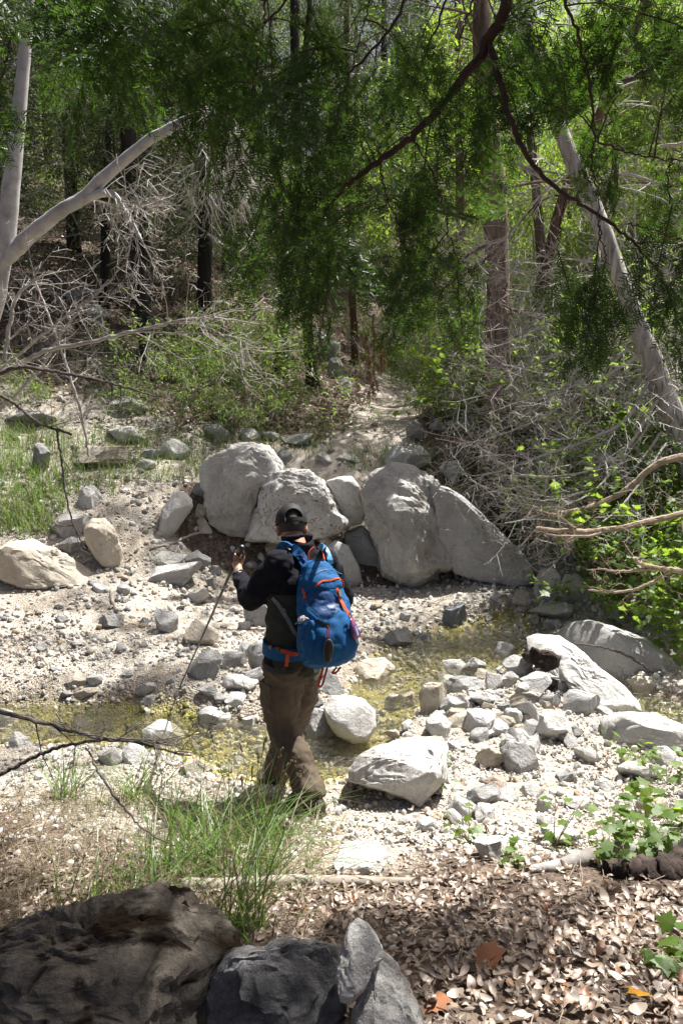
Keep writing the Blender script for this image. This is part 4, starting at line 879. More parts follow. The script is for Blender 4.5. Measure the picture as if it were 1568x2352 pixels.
SW = [[(1480,830,8.3,16),(1400,880,8.2,13),(1320,935,8.1,11),(1240,980,8.0,9),(1160,1012,7.9,7),(1080,1032,7.8,5),(1010,1022,7.7,3)],[(1490,860,8.3,16),(1430,960,8.1,15),(1330,1010,8.0,13),(1240,1040,7.9,11),(1160,1070,7.8,8),(1090,1085,7.8,5),(1060,1080,7.8,3)],
      [(1460,790,8.4,10),(1380,860,8.2,9),(1290,900,8.1,7),(1200,930,8.0,5),(1110,905,7.9,3)],[(1500,930,8.2,14),(1430,1040,7.9,12),(1350,1090,7.8,9),(1260,1105,7.7,7),(1190,1100,7.6,4),(1160,1085,7.6,3)],
      [(1520,980,8.1,12),(1440,1080,7.8,10),(1340,1120,7.7,8),(1260,1130,7.6,6),(1190,1105,7.6,3)],[(1510,960,8.2,12),(1400,1100,7.7,10),(1330,1150,7.5,8),(1260,1165,7.4,6),(1200,1150,7.4,3)],
      [(1440,730,8.5,9),(1330,800,8.3,8),(1230,840,8.2,6),(1150,870,8.1,4),(1100,860,8.1,3)],[(1400,640,8.6,8),(1300,700,8.5,7),(1200,760,8.4,5),(1110,790,8.3,3)],[(1390,600,8.6,9),(1280,590,8.5,7),(1190,620,8.4,5),(1120,600,8.4,3)],
      [(1530,1020,7.9,10),(1440,1150,7.4,9),(1370,1210,7.2,7),(1290,1250,7.1,5),(1230,1240,7.1,3)],[(1330,400,8.8,9),(1240,470,8.6,7),(1170,560,8.5,5),(1120,570,8.4,3)]]
SW = [[(x+(k*37 % 23-11), y+(k*53 % 31-15), Y, w*.55) for x, y, Y, w in pth] for k, pth in enumerate(SW)]
traced('', '', '', SW, M_TWIG, 6, 16, (.25, .95), .004, 7, (5, 3), root=lt, tdir=(-.4, 0, 0), minr=.0028)
# upper right: bare boughs in the bright leaves
traced('dead_limb', 'dark crooked bough crossing the bright leaves at upper right', 'branch', [[(1690,40,7.0,17),(1568,70,7.0,15),(1530,120,7.0,14),(1470,170,7.0,13),(1400,190,7.0,12),(1340,165,7.0,9),(1290,150,7.0,6)],[(1440,180,7.0,8),(1380,205,7.0,6),(1310,210,7.0,4),(1260,205,7,3)]], M_TWIGD, 7, 8, (.2, .7))
traced('dead_limb', 'thin pale boughs arching through the bright leaves at upper right', 'branch', [[(1690,100,9,9),(1568,140,9,7),(1480,110,9,6),(1400,70,9,5),(1270,55,9,3)],[(1690,420,9,10),(1568,440,9,8),(1440,400,9,6),(1330,420,9,4),(1250,440,9,3)],[(1690,350,9,9),(1568,330,9,7),(1470,350,9,5),(1400,400,9,4)],[(1690,560,9,9),(1568,560,9,8),(1480,590,9,6),(1400,650,9,4)]], M_TWIG, 8, 10, (.3, .9))
# left: grey dead branches in front of the slope
traced('dead_branch', 'grey dead branch sweeping right from the left edge across the dim slope', 'branch', [[(-60,880,5.2,12),(20,850,5.2,12),(110,805,5.2,10),(210,785,5.2,9),(310,760,5.2,8),(400,740,5.2,6),(480,730,5.2,5),(600,745,5.2,2)],[(400,738,5.2,5),(470,750,5.2,4),(540,790,5.2,3),(600,850,5.2,2)],[(300,762,5.2,5),(400,765,5.2,4),(520,770,5.2,3),(590,800,5.2,2)]], M_TWIG, 9, 13, (.15, .5))
traced('dead_branch', 'dark dead branch falling from the left edge to the grassy bank', 'branch', [[(-40,870,4.4,11),(40,845,4.4,10),(110,850,4.4,8),(190,865,4.4,7),(270,885,4.4,5),(360,910,4.4,3)],[(-40,885,4.3,8),(30,925,4.3,8),(90,970,4.3,7),(165,998,4.3,6)],[(130,985,4.3,5),(140,1040,4.3,5),(148,1110,4.3,4),(165,1190,4.3,4),(195,1262,4.3,3)]], M_TWIGD, 10, 4, (.1, .3))
traced('dead_branch', 'grey sticks crossing upright at the left edge above the dead branch', 'branch', [[(10,830,5.0,9),(25,740,5.0,9),(40,680,5,7),(100,630,5,5)],[(-20,960,5.4,8),(90,850,5.4,7),(160,740,5.4,5),(260,640,5.4,3)],[(0,850,5.4,7),(110,760,5.4,6),(200,690,5.4,4),(250,650,5.4,3)],[(205,1050,5.8,6),(190,960,5.8,6),(150,830,5.8,6),(110,720,5.8,5),(80,640,5.8,4)]], M_TWIG, 11, 14, (.12, .45))
# near left: dark twigs over the creek edge
traced('fallen_branch', 'dark forked twig reaching right over the pale creek stones at left', 'branch', [[(-90,1605,3.1,13),(0,1632,3.1,12),(90,1658,3.1,10),(170,1680,3.1,9),(240,1697,3.1,8),(320,1706,3.1,6),(400,1728,3.1,5),(440,1735,3.1,3)],[(300,1700,3.1,4),(370,1705,3.1,3),(450,1690,3.1,2),(520,1675,3.1,1.5)]], M_TWIGD, 12, 6, (.08, .3))
traced('fallen_branch', 'lower dark twig rising from the left edge to cross the forked one', 'branch', [[(-90,1815,2.95,13),(0,1778,2.95,11),(60,1748,2.95,10),(110,1725,2.95,9),(150,1713,2.95,8),(240,1699,3.0,6),(330,1700,3.0,4),(440,1722,3.0,2)]], M_TWIGD, 13, 4, (.08, .25))
traced('fallen_branch', 'thin dark stem slanting down through the grass from the crossing twigs', 'branch', [[(200,1716,2.95,4),(225,1770,2.9,5),(252,1812,2.85,6),(300,1872,2.8,5),(345,1915,2.75,4),(405,1945,2.7,3)]], M_TWIGD, 14, 2, (.05, .15))
# ---------------------------------------------------------------- the hiker
from mathutils.bvhtree import BVHTree
def bvh_of(V, Fs):
    return BVHTree.FromPolygons([tuple(v) for v in V], [tuple(int(i) for i in f) for F_ in (Fs if isinstance(Fs, list) else [Fs]) for f in F_])
def cast(bvh, x, y):
    d = Vector(ray(x, y)).normalized(); h = bvh.ray_cast(Vector(CAMP), d)
    if h[0] is None: return None, None
    n_ = np.array(h[1]); return np.array(h[0]), (n_ if n_ @ np.array(d) < 0 else -n_)
def castn(bvh, x, y):
    for r_ in range(0, 40, 3):
        for dx, dy in ((0, 0), (-r_, 0), (0, -r_), (r_, 0), (0, r_), (-r_, -r_), (r_, r_)):
            p_, n_ = cast(bvh, x+dx, y+dy)
            if p_ is not None: return p_, n_
def ellip(c, A, B_, C_, s=3):
    v, f = ico(s); return np.asarray(c)+v[:, :1]*np.asarray(A)+v[:, 1:2]*np.asarray(B_)+v[:, 2:]*np.asarray(C_), [f]
M_SKIN = m_plain('skin', (0.42, 0.235, 0.16), (0.34, 0.175, 0.115), 20, .55, 60, .15, .002)
M_FLEECE = m_plain('fleece_navy', (0.008, 0.0085, 0.013), (0.012, 0.012, 0.017), 30, .95, 350, .35, .002, .15)
M_OLIVE = m_plain('fleece_olive', (0.036, 0.037, 0.029), (0.05, 0.05, 0.04), 18, .95, 350, .3, .002, .15)
M_TROUS = m_plain('trouser_brown', (0.078, 0.059, 0.042), (0.108, 0.084, 0.06), 9, .85, 500, .2, .001, .2)
M_CAP = m_plain('cap_black', (0.012, 0.012, 0.013), (0.017, 0.017, 0.018), 15, .7, 400, .2, .001, .3)
M_HAIR = m_plain('hair_black', (0.035, 0.028, 0.024), (0.06, 0.045, 0.037), 90, .7, 500, .6, .002)
M_BOOT = m_plain('boot_brown', (0.035, 0.025, 0.018), (0.055, 0.042, 0.03), 12, .75, 90, .3, .003)
M_RUB = m_plain('rubber_black', (0.012, 0.012, 0.012), None, 8, .6)
M_BLUE1 = m_plain('nylon_blue', (0.006, 0.066, 0.185), (0.009, 0.084, 0.225), 14, .75, 420, .5, .0015, .2)
M_BLUE2 = m_plain('nylon_dark_blue', (0.004, 0.034, 0.12), (0.005, 0.042, 0.145), 9, .5, 260, .2, .001, .4)
M_BLUE3 = m_plain('nylon_teal_piping', (0.010, 0.095, 0.20), None, 9, .5)
M_LBLUE = m_plain('strap_light_blue', (0.10, 0.34, 0.58), None, 9, .5)
M_ORANGE = m_plain('webbing_orange', (0.55, 0.075, 0.014), (0.48, 0.06, 0.012), 40, .7, 500, .3, .001)
M_RED = m_plain('cord_red', (0.45, 0.035, 0.012), None, 9, .6)
M_GREYW = m_plain('webbing_grey', (0.20, 0.20, 0.19), (0.16, 0.16, 0.155), 40, .8, 500, .3, .001)
M_PLAST = m_plain('plastic_grey', (0.16, 0.16, 0.165), None, 9, .4)
M_BLK = m_plain('plastic_black', (0.014, 0.014, 0.015), None, 9, .35, spec=.5)
M_METAL = m_plain('pole_metal', (0.10, 0.095, 0.10), (0.14, 0.13, 0.135), 30, .35, spec=.5, Metallic=.6)
M_PURP = m_plain('gel_purple', (0.15, 0.045, 0.13), None, 9, .2, spec=.6)
M_WHITEP = m_plain('plastic_white', (0.6, 0.6, 0.58), None, 9, .4)
M_BAG = m_plain('plastic_bag', (0.42, 0.36, 0.42), (0.62, 0.60, 0.62), 40, .25, 60, .6, .004, .6)
M_LENS = m_plain('lens_dark', (0.02, 0.02, 0.022), None, 9, .1, spec=.6)
M_STEEL = m_plain('watch_steel', (0.35, 0.35, 0.36), None, 9, .3, Metallic=.8)
M_CORDP = m_plain('paracord_dark', (0.012, 0.012, 0.011), (0.14, 0.125, 0.085), 160, .8, 200, .8, .002)

Fd = unit([-.57, .82, 0]); Rd = unit([.82, .57, 0]); Zd = np.array([0, 0, 1.0])
hF = unit([-.22, .97, -.30]); hR = unit(np.cross(hF, Zd)); hU = np.cross(hR, hF)
H = P(669, 1201, 4.2)
# joints
nk, ch, wa, pe = P(682, 1252, 4.12), P(677, 1345, 4.06), P(670, 1450, 4.02), P(671, 1512, 4.0)
ls, le, lw, lh = P(640, 1292, 3.97), P(578, 1375, 4.02), P(549, 1321, 4.28), P(547, 1290, 4.33)
rs, re, rw = P(742, 1286, 4.26), P(788, 1372, 4.40), P(770, 1405, 4.62)
lhip, lk, la = P(650, 1530, 3.94), P(648, 1658, 4.05), P(716, 1824, 3.80)
rhip, rk, ra = P(700, 1532, 4.08), P(668, 1660, 4.36), P(632, 1790, 4.32)
la[2] = float(gz(la[0], la[1]))+.11; ra[2] = float(gz(ra[0], ra[1]))+.10
# pole
tip = G(412, 1581); gtop = P(557, 1254, 4.36); pa = unit(gtop-tip); hand = gtop-pa*.115
# --- body
parts_ = [ellip(H-hU*.012, hR*.076, hF*.098, hU*.112, 4), ellip(H+hF*.03-hU*.085, hR*.055, hF*.062, hU*.055), ellip(H+hF*.10-hU*.035, hR*.014, hF*.022, hU*.022, 2),
          tube([H-hU*.05-hF*.01, (H+nk)/2-hU*.03, nk-Zd*.03], [.058, .058, .07], 14)]
for s in (-1, 1):
    parts_.append(ellip(H+hR*s*.081-hU*.045-hF*.005, hR*.014+hF*s*-.006, hF*.024, hU*.037))
    parts_.append(ellip(H+hR*s*.030+hF*.088-hU*.01, hR*.016, hF*.014, hU*.008, 2))
parts_.append(loft([(pe-Zd*.06, Rd*.14, Fd*.10), (wa, Rd*.13, Fd*.09), (ch, Rd*.155, Fd*.105), (nk-Zd*.06, Rd*.15, Fd*.08), (nk, Rd*.06, Fd*.06)], 16))
parts_.append(tube(smooth_path([ls, (ls+le)/2, le, (le+lw)/2, lw, lw+(hand-lw)*.3], 14), np.linspace(.05, .027, 14), 12))
parts_.append(tube(smooth_path([rs, (rs+re)/2, re, (re+rw)/2, rw], 12), np.linspace(.05, .027, 12), 12))
for hp, kn, an in ((lhip, lk, la), (rhip, rk, ra)):
    parts_.append(tube(smooth_path([hp, (hp+kn)/2, kn, (kn+an)/2, an], 14), np.interp(np.linspace(0, 1, 14), [0, .5, .65, 1], [.085, .055, .06, .038]), 12))
# left hand closed round the pole grip
toW = unit((lw-hand)-pa*np.dot(lw-hand, pa)); sd_ = unit(np.cross(pa, toW))          # sd_: across the grip
if np.dot(sd_, RGT) > 0: sd_ = -sd_                                                    # towards the knuckles (image left)
bk = unit(np.cross(sd_, pa)); bk = bk if bk[1] < 0 else -bk                             # towards the viewer
palm = hand+bk*.026+sd_*.004
parts_.append(ellip(palm-pa*.004, sd_*.036, bk*.015, pa*.045)); parts_.append(tube([lw, (lw+palm)/2, palm-pa*.02], [.026, .027, .03], 12))
for q, hgt in enumerate((.036, .013, -.011, -.033)):
    ln = (.92, 1.0, .97, .82)[q]; pts = []
    for an_ in np.linspace(25, 25+235*ln, 9):
        a_ = math.radians(an_); pts.append(hand+pa*(hgt-.004*an_/90)+(bk*math.cos(a_)+sd_*math.sin(a_))*(.031-.004*an_/260))
    parts_.append(tube(np.array(pts), np.linspace(.0105, .008, 9), 8))
pts = [palm-sd_*.028-pa*.015, palm-sd_*.036+pa*.012, hand-sd_*.028+pa*.04-bk*.002, hand-sd_*.012+pa*.055-bk*.022]
parts_.append(tube(smooth_path(pts, 8), np.linspace(.013, .0085, 8), 8))
# right hand, loosely curled
for q in range(4):
    b0 = rw+Fd*.06+Rd*(q-1.5)*.018-Zd*.04; parts_.append(tube(smooth_path([rw+Rd*(q-1.5)*.008, b0, b0+Fd*.01-Zd*.035, b0-Fd*.015-Zd*.055], 8), np.linspace(.011, .0075, 8), 8))
parts_.append(ellip(rw+Fd*.03-Zd*.02, Rd*.038, Fd*.045, Zd*.018)); parts_.append(tube([rw-Rd*.01, rw-Rd*.045+Fd*.02-Zd*.02, rw-Rd*.04+Fd*.055-Zd*.04], [.013, .011, .008], 8))
V, Fs, Nn = fuse(parts_, .0055, 3)
person = thing('person', 'hiker in black cap, dark fleece and brown trousers stepping across the creek', 'person', (la[0], la[1], float(gz(la[0], la[1]))))
part('body', mk_mesh('body', V, Fs, M_SKIN, smooth=True), person)
# --- fleece jacket
def wrinkle(V, Nn, amp, sc_=(9, 9, 22), seed=0, oct=3):
    return V+Nn*(amp*fbm(V*np.array(sc_)+seed, .9, oct))[:, None]
arm = smooth_path([ls-Rd*-.02, (ls+le)/2-Zd*.005, le, (le+lw)/2, lw-(lw-le)*.06], 40)
rad_ = np.interp(np.linspace(0, 1, 40), [0, .2, .5, .62, .85, 1], [.088, .084, .072, .064, .05, .042]); sfold = np.linspace(0, 1, 40)
rad_ = rad_+.0045*np.sin(np.arange(40)*2.1)*np.clip((sfold-.5)*3, 0, 1)
arm2 = smooth_path([rs, (rs+re)/2, re, (re+rw)/2, rw-(rw-re)*.05], 24)
jp = [loft([(pe-Zd*.085, Rd*.177, Fd*.143), (pe, Rd*.17, Fd*.132), (wa, Rd*.158, Fd*.128), (ch-Zd*.05, Rd*.172, Fd*.138), (ch+Zd*.06, Rd*.18, Fd*.13), (nk-Zd*.085, Rd*.175, Fd*.105), (nk-Zd*.03, Rd*.12, Fd*.088), (nk+Zd*.012, Rd*.082, Fd*.078)], 28),
      tube(arm, rad_, 16), tube(arm2, np.interp(np.linspace(0, 1, 24), [0, .5, 1], [.086, .07, .045]), 16), ellip(ls+Zd*.0, Rd*.085, Fd*.085, Zd*.075), ellip(rs, Rd*.085, Fd*.085, Zd*.075)]
cc = nk+Zd*.035+Fd*.0; jp.append(tube(np.array([cc+Rd*.079*math.cos(a_)+Fd*.078*math.sin(a_)+Zd*(.012-.018*math.sin(a_)) for a_ in np.linspace(0, 2*math.pi, 30)]), .015, 10))
jp.append(tube(np.array([cc-Zd*.022+Rd*.083*math.cos(a_)+Fd*.081*math.sin(a_) for a_ in np.linspace(0, 2*math.pi, 30)]), .016, 10))
V, Fs, Nn = fuse(jp, .009, 4); V = wrinkle(V, Nn, .011, (9, 9, 17), 3); JV, JF = V, Fs
fc = fcent(V, Fs); dl = fc-ch; side = dl@Rd; armdist = np.min(np.linalg.norm(fc[:, None]-arm[None, ::3], axis=2), 1)
mi = ((fc[:, 2] < ch[2]-.02-.10*np.clip(side+.05, 0, .2)) & (np.abs(side) < .2) & (armdist > .085)).astype(int)
jk = part('jacket', mk_mesh('jacket', V, Fs, [M_FLEECE, M_OLIVE], midx=mi, smooth=True), person)
jk['label'] = 'dark navy fleece jacket with olive lower panels'
JB = bvh_of(JV, JF)
# --- trousers
tp = [loft([(pe+Zd*.0, Rd*.165, Fd*.128), (pe-Zd*.06, Rd*.168, Fd*.132), ((lhip+rhip)/2-Zd*.07, Rd*.16, Fd*.125)], 24)]
for hp, kn, an, hem in ((lhip, lk, la, .092), (rhip, rk, ra, .078)):
    pth = smooth_path([hp+Zd*.02, (hp+kn)/2, kn, (kn+an)/2, an-Zd*.035], 30); rr = np.interp(np.linspace(0, 1, 30), [0, .3, .5, .6, .8, 1], [.118, .112, .098, .086, .086, hem])
    rr = rr+.005*np.sin(np.arange(30)*2.3+1)*np.clip((np.linspace(0, 1, 30)-.72)*4, 0, 1)
    tp.append(tube(pth, rr, 16))
tp.append(boxm((lhip*.55+lk*.45)-Rd*.092+Fd*.0, Rd*.016, Fd*.065, Zd*.085))                # cargo pocket
V, Fs, Nn = fuse(tp, .0095, 5); V = wrinkle(V, Nn, .018, (7, 7, 8), 9, 4); V = V+Nn*(.006*(1-2*np.abs(fbm(V@np.array([[9, 0, 4], [0, 9, -4], [5, 3, 10.]])+2, .9, 2))))[:, None]
tr_ = part('trousers', mk_mesh('trousers', V, Fs, M_TROUS, smooth=True), person)
pk = (lhip*.62+lk*.38)-Rd*.118
sub('pocket_flap', mk_mesh('pocket_flap', *boxm(pk+Zd*.03, Rd*.004, Fd*.06, Zd*.022), M_TROUS), tr_)
# --- boots
for an, fd in ((la, unit(Fd*[1, .6, 0]+[-.1, .2, 0])), (ra, Fd)):
    fr_ = np.array([fd[1], -fd[0], 0]); g0 = np.array([an[0], an[1], float(gz(an[0], an[1]))+.012]); rings = []
    for u_, w_, h_ in ((-.085, .028, .07), (-.075, .036, .10), (-.03, .042, .125), (.03, .044, .115), (.08, .047, .075), (.13, .05, .06), (.17, .043, .05), (.19, .025, .035)):
        rings.append((g0+fd*u_+Zd*h_/2, fr_*w_, Zd*h_/2))
    bt = part('boot', mk_mesh('boot', *loft(rings, 16, 2.6), M_BOOT, smooth=True), person)
    sub('sole', mk_mesh('sole', *loft([(g0+fd*u_+Zd*.004, fr_*(w_+.005), Zd*.014) for u_, w_ in ((-.09, .03), (-.07, .04), (0, .042), (.08, .05), (.14, .052), (.198, .028))], 12, 4), M_RUB), bt)
# --- cap with the arched opening at the back
def dome(az, el, k): 
    return H+hU*.002+(hR*(.0955+k)*np.sin(az)-hF*(.113+k)*np.cos(az))*np.cos(el)+hU*(.118+k)*np.sin(el)
na, ne = 72, 26; az = np.linspace(-np.pi, np.pi, na+1); el = np.linspace(-.10, np.pi/2, ne+1)
pts = np.array([[dome(a_, e_, .0) for a_ in az] for e_ in el]); inn = np.array([[dome(a_, e_, -.004) for a_ in az] for e_ in el])
V = np.concatenate([pts.reshape(-1, 3), inn.reshape(-1, 3)]); F_ = []; o_ = (ne+1)*(na+1)
for i in range(ne):
    for j in range(na):
        am, em = (az[j]+az[j+1])/2, (el[i]+el[i+1])/2
        if (am/.60)**2+(max(em-.12, 0)/.50)**2 < 1 and em > .11: continue
        q = [i*(na+1)+j, i*(na+1)+j+1, (i+1)*(na+1)+j+1, (i+1)*(na+1)+j]; F_.append(q); F_.append([v+o_ for v in q[::-1]])
cap = part('cap', mk_mesh('cap', V, np.array(F_), M_CAP, smooth=True), person)
arcp = [dome(.60*math.cos(t_), .12+.50*math.sin(t_), .001) for t_ in np.linspace(0, math.pi, 20)]
sub('arch_trim', mk_mesh('arch_trim', *tube(np.array(arcp), .0035, 6), M_CAP), cap)
bp = [dome(a_, .03, .003) for a_ in np.linspace(-.62, .62, 16)]
sub('strap', mk_mesh('strap', *ribbon(np.array(bp), .022, np.array(bp)-H, .003), M_CAP), cap)
sub('buckle', mk_mesh('buckle', *boxm(dome(-.52, .03, .005), hR*.003, hU*.011, hF*.002), M_STEEL), cap)
sub('button', mk_mesh('button', *ellip(H+hU*.121, hR*.007, hF*.007, hU*.004, 2), M_CAP), cap)
br_ = []
for i, u_ in enumerate(np.linspace(0, 1, 8)):
    for j, s in enumerate(np.linspace(-1, 1, 13)):
        br_.append(dome(math.pi+s*1.05, -.02, 0)+hF*(u_*.075*(1-.35*s*s))-hU*(u_*.02+.012*s*s))
br_ = np.array(br_); i = np.arange(7)[:, None]*13; j = np.arange(12)[None]; bf = np.stack([i+j, i+j+1, i+13+j+1, i+13+j], -1).reshape(-1, 4)
V, F2 = merge([(br_, bf), (br_-hU*.004, bf[:, ::-1])]); sub('brim', mk_mesh('brim', V, F2, M_CAP, smooth=True), cap)
# --- hair
hv = []; azs = np.linspace(-1.75, 1.75, 40); els = np.linspace(-.46, .75, 22)
for e_ in els:
    for a_ in azs:
        hv.append(H-hU*.012+(hR*.079*np.sin(a_)-hF*.1015*np.cos(a_))*np.cos(e_)+hU*.115*np.sin(e_))
i = np.arange(21)[:, None]*40; j = np.arange(39)[None]; hf = np.stack([i+j, i+j+1, i+41, i+40], -1) if False else np.stack([i+j, i+j+1, i+40+j+1, i+40+j], -1).reshape(-1, 4)
hv = np.array(hv); V, F2 = merge([(hv, hf), (hv+(H-hv)*.05, hf[:, ::-1])])
part('hair', mk_mesh('hair', V, F2, M_HAIR, smooth=True), person)
# --- glasses
gl_ = part('eyeglasses', mk_mesh('eyeglasses', *merge([tube(np.array([H+hR*s*.079-hU*.022-hF*.01, H+hR*s*.078-hU*.018+hF*.06, H+hR*s*.066-hU*.018+hF*.105]), .0025, 6) for s in (-1, 1)]), M_BLK), person)
for s in (-1, 1): sub('lens', mk_mesh('lens', *ellip(H+hR*s*.038-hU*.022+hF*.112, hR*.028, hF*.003, hU*.02, 2), M_LENS), gl_)
# --- watch
ax = unit(lw-le); wc = lw-ax*.0; u1 = unit(np.cross(ax, Zd)); u2 = np.cross(ax, u1)
wt = part('wristwatch', mk_mesh('wristwatch', *tube(np.array([wc+(u1*math.cos(a_)+u2*math.sin(a_))*.033 for a_ in np.linspace(0, 6.283, 20)]), .006, 6, flat=1.6), M_BLK), person)
toc = unit(CAMP-wc); toc = unit(toc-ax*np.dot(toc, ax)); sub('watch_face', mk_mesh('watch_face', *ellip(wc+toc*.038, unit(np.cross(toc, ax))*.019, ax*.019, toc*.006, 2), M_STEEL), wt)

# ---------------------------------------------------------------- backpack
ptop, pbot = P(731, 1285, 3.95), P(757, 1533, 3.80); pu = unit(ptop-pbot); pr_ = unit(Rd-pu*np.dot(Rd, pu)); po = unit(np.cross(pr_, pu))
if np.dot(po, Fd) > 0: po = -po
Lp = np.linalg.norm(ptop-pbot)
TT = np.array([0, .02, .07, .15, .27, .40, .53, .66, .78, .88, .95, 1.0]); AA = np.array([.06, .105, .142, .158, .165, .160, .150, .134, .118, .100, .078, .03]); BB = np.array([.05, .095, .13, .148, .152, .142, .128, .116, .105, .092, .072, .03])
PCX = np.array([.0, .0, .0, .0, 0, 0, 0, 0, 0, 0, 0, 0])
rings = [(pbot+pu*Lp*t_+po*(b_-.13)*.7, pr_*a_, po*b_) for t_, a_, b_ in zip(TT, AA, BB)]
V, Fs, Nn = fuse([loft(rings, 32, 2.5)], .008, 3); V = wrinkle(V, Nn, .010, (9, 9, 14), 5, 4); V = V+Nn*(.0035*fbm(V*[26, 26, 9]+3, .8, 3))[:, None]
KV, KF = V, Fs; KB = bvh_of(V, Fs)
pack = thing('backpack', 'bright blue hiking backpack with orange straps on the hiker\'s back', 'backpack', tuple(pbot))
pb = part('pack_body', mk_mesh('pack_body', V, Fs, M_BLUE1, smooth=True), pack)
def strap(px, width, mat, name, root_fn, bvh=None, n=22, off=.004, thick=.0025, fallback=3.8):
    q = smooth_path(np.array(px, float), n); ps, ns = [], []
    for x, y in q:
        p_, n_ = cast(bvh or KB, x, y)
        if p_ is None:
            if not ps: p_, n_ = P(x, y, fallback), unit([-.3, -1, .2])
            else: p_, n_ = P(x, y, ps[-1][1]), ns[-1]
        else: p_ = p_+n_*off
        if n_ @ (CAMP-p_) < 0: n_ = -n_
        ps.append(p_); ns.append(n_)
    ps = np.array(ps); ns = np.array(ns); ps[1:-1] = (ps[:-2]+ps[1:-1]*2+ps[2:])/4; ns[1:-1] = ns[:-2]+ns[1:-1]+ns[2:]
    return root_fn(name, mk_mesh(name, *ribbon(ps, width, ns, thick), mat, smooth=False)), ps
pp_ = lambda nm, me: part(nm, me, pack)
def patch(poly, off, mat, name, bvh=None, nx_=34, ny_=34, taper=.12):
    """raised fabric panel covering a pixel polygon of the pack's surface"""
    p_ = np.array(poly, float); x0, y0 = p_.min(0); x1, y1 = p_.max(0); V, idx = [], {}; F_ = []
    def inside(x, y):
        c_ = False; n_ = len(p_); dmin = 1e9
        for a_ in range(n_):
            (xa, ya), (xb, yb) = p_[a_], p_[(a_+1) % n_]
            if (ya > y) != (yb > y) and x < (xb-xa)*(y-ya)/(yb-ya)+xa: c_ = not c_
            e_ = np.array([xb-xa, yb-ya]); t_ = np.clip(((x-xa)*e_[0]+(y-ya)*e_[1])/max(e_@e_, 1e-9), 0, 1); dmin = min(dmin, math.hypot(x-xa-t_*e_[0], y-ya-t_*e_[1]))
        return c_, dmin
    for i in range(ny_+1):
        for j in range(nx_+1):
            x, y = x0+(x1-x0)*j/nx_, y0+(y1-y0)*i/ny_; ins, dm = inside(x, y)
            if not ins and dm > 1.5: continue
            q, n_ = cast(bvh or KB, x, y)
            if q is None: continue
            k_ = min(1, dm/(taper*60)) if ins else 0
            q = q+n_*(off*(k_**.6)+.0015 + .002*mnoise.noise(Vector((x*.05, y*.09, 1)))*k_); idx[(i, j)] = len(V); V.append(q)
    for (i, j) in idx:
        if all(k_ in idx for k_ in ((i+1, j), (i, j+1), (i+1, j+1))): F_.append([idx[(i, j)], idx[(i+1, j)], idx[(i+1, j+1)], idx[(i, j+1)]])
    return mk_mesh(name, np.array(V), np.array(F_), mat, smooth=True)
pp_('lid', patch([(704,1300),(722,1286),(748,1286),(770,1305),(785,1330),(788,1350),(760,1352),(726,1356),(703,1360),(697,1330)], .010, M_BLUE1, 'lid'))
pk2 = pp_('stash_opening', patch([(703,1366),(735,1356),(770,1362),(786,1385),(776,1402),(750,1428),(736,1420),(706,1388)], .002, M_BLUE2, 'stash_opening'))
fp = pp_('front_pocket', patch([(690,1436),(706,1388),(735,1418),(750,1427),(777,1400),(800,1410),(820,1440),(823,1480),(808,1512),(775,1530),(735,1530),(705,1515),(690,1480)], .016, M_BLUE1, 'front_pocket'))
pp_('side_pocket', patch([(688,1433),(727,1418),(730,1470),(724,1518),(705,1522),(692,1510),(684,1480)], .026, M_BLUE1, 'side_pocket'))
pp_('plastic_bag', patch([(690,1434),(688,1418),(700,1415),(716,1419),(716,1428),(704,1434)], .022, M_BAG, 'plastic_bag', taper=.05))
for px, w_, mt, nm, of in [([(725,1347),(738,1338),(752,1334),(768,1331),(783,1332)], .010, M_ORANGE, 'zipper', .014), ([(784,1331),(788,1340),(788,1350)], .008, M_ORANGE, 'zipper_pull', .016),
        ([(707,1342),(718,1325),(735,1314),(757,1311),(785,1318)], .006, M_BLUE3, 'seam_piping', .013), ([(705,1305),(720,1292),(745,1289),(764,1302)], .005, M_BLUE3, 'seam_piping', .013),
        ([(770,1352),(775,1370),(784,1390),(796,1411),(806,1428)], .020, M_ORANGE, 'compression_strap', .014), ([(697,1352),(699,1362),(703,1374)], .009, M_ORANGE, 'lash_loop', .006), ([(702,1362),(700,1376)], .007, M_ORANGE, 'lash_loop', .009),
        ([(822,1445),(826,1455),(824,1466)], .008, M_ORANGE, 'lash_loop', .012), ([(706,1389),(735,1420),(750,1429),(777,1401)], .009, M_BLUE3, 'pocket_hem', .014), ([(688,1433),(708,1426),(727,1419)], .008, M_BLUE3, 'pocket_hem', .029),
        ([(728,1424),(738,1430),(750,1436),(758,1438)], .018, M_BLK, 'hook_tab', .020)]:
    strap(px, w_, mt, nm, pp_, off=of)
q, n_ = castn(KB, 775, 1364); pp_('buckle', mk_mesh('buckle', *boxm(q+n_*.020, unit(np.cross(n_, Zd))*.012, unit(np.cross(n_, np.cross(n_, Zd)))*.016, n_*.005), M_PLAST))
